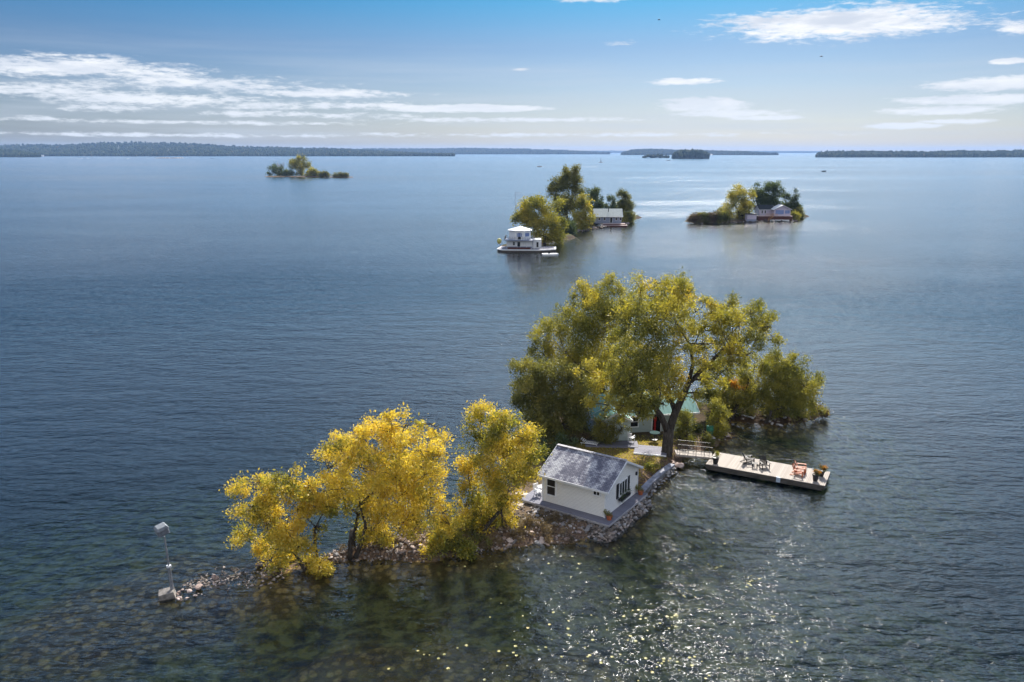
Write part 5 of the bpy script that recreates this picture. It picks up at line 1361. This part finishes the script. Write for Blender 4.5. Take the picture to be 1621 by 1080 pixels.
M['wood'] = mat('woodland', fn_wood)
M['hillm'] = weathered('hill_ground', (.03, .045, .025), .3, .01, .95)


def wood_blobs(cent, size, seed, g):
    """irregular small crowns as one mesh: cent (n,3), size (n,)"""
    import bmesh
    bm = bmesh.new(); bmesh.ops.create_icosphere(bm, subdivisions=1, radius=1); bv = np.array([v.co[:] for v in bm.verts]); bf = np.array([[v.index for v in f.verts] for f in bm.faces]); bm.free()
    n = len(cent); V = bv[None] * size[:, None, None] * (1 + g.normal(size=(n, len(bv), 1)) * .22) * np.array([1, 1, 1.15]) + cent[:, None]
    F = bf[None] + (np.arange(n) * len(bv))[:, None, None]; return V.reshape(-1, 3), F.reshape(-1, 3), np.repeat(np.clip(g.random(n) * .8 + g.random(n) * .2, 0, 1), len(bf))


def hill(name, woodname, label, prof, shore, depth, seed, tree_h=11, dens=1.0, hillobj=True):
    """prof: list of (px, py of the skyline), shore: py of the water line; the hill rises to its ridge over `depth` m"""
    g = np.random.default_rng(seed); P0 = G(prof[0][0], shore); D = P0.y
    xs = np.array([p[0] for p in prof], float); ysk = np.array([p[1] for p in prof], float); n = 160; px = np.linspace(xs[0], xs[-1], n); sk = np.interp(px, xs, ysk)
    rows = 9; V = []
    ridge_z = np.array([max(1.0, P(a, b, D + depth).z - tree_h * 1.1) for a, b in zip(px, sk)])
    for j in range(rows + 4):
        u = min(j / rows, 1.0); y = D + depth * (j / rows)
        for i in range(n):
            x = P(px[i], shore, y).x; wob = vnoise(np.array([x / 150]), np.array([y / 150]), seed)[0]
            z = ridge_z[i] * (u ** .8) * (.82 + .25 * wob if 0 < u < 1 else 1) + .6
            if j > rows: z = ridge_z[i] * max(0, 1 - (j - rows) * .4)
            if i in (0, n - 1): z *= .3
            V.append((x, y + (vnoise(np.array([x / 200]), np.array([3.3]), seed)[0] - .5) * 160 * (1 - u), z if j else -1.0))
    V = np.array(V); jj, ii = np.meshgrid(np.arange(rows + 3), np.arange(n - 1), indexing='ij'); a = (jj * n + ii).ravel(); F = np.stack([a, a + 1, a + 1 + n, a + n], 1)
    if hillobj: tag(npmesh(name, V, F, M['hillm'], smooth=True), kind='structure')
    # trees scattered over the near slope
    Wm = V[n - 1, 0] - V[0, 0]; cnt = int(min(14000, Wm * depth / 90 * dens)); fi = g.random(cnt) * (n - 1.01); fj = (g.random(cnt) ** 1.25) * (rows + .6)
    edge = int(cnt * .22); fj[:edge] = g.random(edge) * .25
    i0 = fi.astype(int); j0 = np.minimum(fj.astype(int), rows + 2); u = fi - i0; v = fj - j0; g2 = V.reshape(rows + 4, n, 3)
    c = (g2[j0, i0] * (1 - u)[:, None] + g2[j0, i0 + 1] * u[:, None]) * (1 - v)[:, None] + (g2[j0 + 1, i0] * (1 - u)[:, None] + g2[j0 + 1, i0 + 1] * u[:, None]) * v[:, None]
    s = tree_h * (.38 + .42 * g.random(cnt) ** 1.5); c[:, 2] = np.maximum(c[:, 2], .5) + s * .75
    Vv, Ff, tn = wood_blobs(c, s, seed, g); return tag(npmesh(woodname, Vv, Ff, M['wood'], None, [('tint', 'FACE', tn)]), label, 'forest', kind='stuff')


hill('hills', 'forest', 'wooded hills along the far left shore', [(-260, 230), (0, 229), (60, 228), (110, 229), (160, 225), (230, 224), (300, 226), (360, 230), (430, 232), (500, 234), (560, 236), (620, 239), (690, 244), (720, 247)], 247.6, 1500, 1, 13)
hill('hills', 'forest', 'lower wooded point at the left edge of the far shore', [(-200, 236), (0, 236), (30, 238), (64, 246)], 249.0, 260, 2, 13, 1.3)
hill('hills', 'forest', 'distant wooded shore right of the left hills', [(430, 235), (560, 235.5), (650, 235), (740, 234.5), (830, 235.5), (900, 238), (945, 241), (965, 243.5)], 244.6, 1400, 3, 17)
hill('hills', 'forest', 'faint low shore at the farthest end of the lake', [(880, 240), (960, 239), (1100, 239.6), (1200, 239.5), (1300, 240)], 242.6, 900, 4, 22, .7)
hill('hills', 'forest', 'blue wooded ridge behind the two small far islands', [(984, 242), (1000, 237), (1030, 236), (1070, 237.5), (1120, 238.5), (1180, 240), (1228, 243.5)], 245.8, 700, 5, 13)
hill('hills', 'forest', 'low wooded shore on the right of the lake', [(1292, 243), (1310, 240), (1350, 239.5), (1400, 240), (1470, 240.5), (1520, 238.5), (1560, 239.5), (1621, 238), (1700, 239), (1850, 238)], 249.3, 500, 6, 13, 1.3)


def small_isle(name, label, x0, x1, shore, top, n, seed, group):
    g = np.random.default_rng(seed); D = G(x0, shore).y; k = D / FPX * 1.02; h = (shore - top) * k; m = MB()
    xa, xb = P(x0, shore, D).x, P(x1, shore, D).x; c = np.stack([g.uniform(xa, xb, n), D + g.uniform(0, (xb - xa) * .35, n), np.zeros(n)], 1)
    e = 1 - np.abs((c[:, 0] - (xa + xb) / 2) / ((xb - xa) / 2)) ** 4; s = h * (.22 + .22 * g.random(n)); c[:, 2] = s * .7 + g.random(n) * h * .5 * e
    Vv, Ff, tn = wood_blobs(c, s, seed, g); o = npmesh(name, Vv, Ff, M['wood'], None, [('tint', 'FACE', tn)]); return tag(o, label, 'island', group)


small_isle('island_grove', 'dense round wooded islet on the far right of the two small far islands', 1070, 1121, 251.5, 240, 260, 1, 'small far islands')
small_isle('island_grove', 'thin islet of scattered low trees left of the dense round islet', 1018, 1062, 250.5, 245.5, 60, 2, 'small far islands')
small_isle('island_grove', 'small dark islet before the left hills, left one', 198, 216, 247.8, 243, 30, 3, 'islets before the left hills')
small_isle('island_grove', 'small dark islet before the left hills, right one', 240, 256, 247.8, 242.5, 30, 4, 'islets before the left hills')


def far_bits():
    # rock shoal
    t = G(270, 251); g = np.random.default_rng(3); b = thing('rock_shoal', t, 'bare orange rock shoal before the left hills', 'rocks'); m = MB()
    for i in range(14): x = g.uniform(-55, 55); s = g.uniform(4, 9); m.box((x, g.uniform(-6, 6), 1.0), (s * 2.4, s, g.uniform(2, 7)), Matrix.Rotation(g.uniform(-.5, .5), 3, 'Z'), .6)
    m.build('rocks', M['slab'], b)
    # motor boat and wake
    p = G(854, 264.5); t = boat(p, math.pi, 9, 'white', 'white speedboat trailing a wake on the open lake', 3, name='speedboat', H=1.4)
    q = MB(); q.box((1.0, 0, 1.3), (2.2, 1.8, .9), taper=.7); q.build('windscreen', M['char'], t)
    wk = MB(); wk.add([(p.x + 4, p.y - 1.2, .03), (p.x + 110, p.y - 5, .03), (p.x + 110, p.y + 5, .03), (p.x + 4, p.y + 1.2, .03)], [(0, 1, 2, 3)]); tag(wk.build('wake', M['foam']), 'white wake behind the speedboat', 'wake', kind='stuff')
    p = G(951, 257.5); t = thing('channel_marker', p, 'slim dark channel marker on a low rock in the open lake', 'marker'); MB().box((0, 0, .6), (14, 4, 1.6), taper=.6).build('rock_base', M['rock'], t); MB().tube([(0, 0, 0), (0, 0, 11)], [.9, .6], 8).build('post', M['steel'], t)
    for (px, py, rz, m, lb, ln) in ((1058, 254.5, 0, 'char', 'dark boat left of the dense wooded islet', 12), (1293, 253.5, .3, 'offwhite', 'boat before the right shore', 9), (1304, 272, .2, 'char', 'dark fishing boat on the glittering right water', 7),
                        (203, 251.8, 0, 'white', 'white boat with orange line before the dark left islets', 12), (128, 251, 0, 'white', 'white boat at the far left, nearer the left edge', 22), (139, 251, 0, 'white', 'white boat at the far left, right of its longer neighbour', 11), (336, 251.3, .2, 'char', 'small dark boat right of the orange rock shoal', 11)):
        boat(G(px, py), rz, ln, m, lb, ln * .32, name='motorboat', H=1.3)
    for (px, py, lb) in ((1043, 32, 'distant bird high above the middle of the lake'), (1300, 90, 'distant bird under the large white cloud')):
        Yd = 160; c = P(px, py, Yd); t = thing('bird', c, lb, 'bird', 'distant birds'); m = MB()
        m.tube([(-.28, 0, 0), (-.1, 0, .03), (.12, 0, .03), (.3, 0, 0)], [.02, .07, .06, .015], 6)
        for s in (-1, 1): m.add([(-.08, s * .05, .04), (.1, s * .05, .04), (.03, s * .35, .15), (-.1, s * .35, .15), (-.16, s * .7, .06)], [(0, 1, 2, 3), (3, 2, 4)])
        m.build('body', M['char'], t)
    # houses on the right shore and the left shore, tiny and pale
    for i, (px, py) in enumerate(((1403, 246.8), (1412, 246.8), (1470, 246.6), (1420, 247), (1126, 244.6), (1301, 246.5), (68, 246.5))):
        p = G(px, py + 1.4); t = thing('shore_house', p, ['pale house on the right shore, first from the left', 'pale house on the right shore, second from the left', 'pale house on the right shore, farthest right', 'low pale house on the right shore, third from the left', 'white house at the right end of the blue ridge', 'pale house at the left tip of the right shore', 'pale house at the foot of the left hills'][i], 'house', 'tiny pale houses on the far shores')
        MB().box((0, 0, 3), (13, 9, 6)).build('wall', M['white'], t); m = MB(); m.add([(-7.5, -5.5, 6), (7.5, -5.5, 6), (7.5, 5.5, 6), (-7.5, 5.5, 6), (-7.5, 0, 9), (7.5, 0, 9)], [(0, 1, 5, 4), (3, 4, 5, 2), (0, 4, 3), (1, 2, 5), (0, 3, 2, 1)]); m.build('roof', M['offwhite'], t)


M['foam'] = weathered('foam', (.75, .78, .8), .2, .2, .8)
far_bits()

# ------------------------------------------------------------------ haze
hz = MB(); hz.box((0, 8000, 40), (32500, 18000, 150)); haze = tag(hz.build('haze', bpy.data.materials.new('haze')), kind='stuff')
haze['label'] = 'pale blue haze over the lake'
hm = haze.data.materials[0]; hm.use_nodes = True; h = NT(hm.node_tree)
pv = h.n('ShaderNodeVolumePrincipled'); pv.inputs['Color'].default_value = (.36, .58, 1.0, 1); pv.inputs['Density'].default_value = 0.45e-4; pv.inputs['Anisotropy'].default_value = 0.1
ho = h.n('ShaderNodeOutputMaterial'); h.t.links.new(pv.outputs[0], ho.inputs['Volume'])
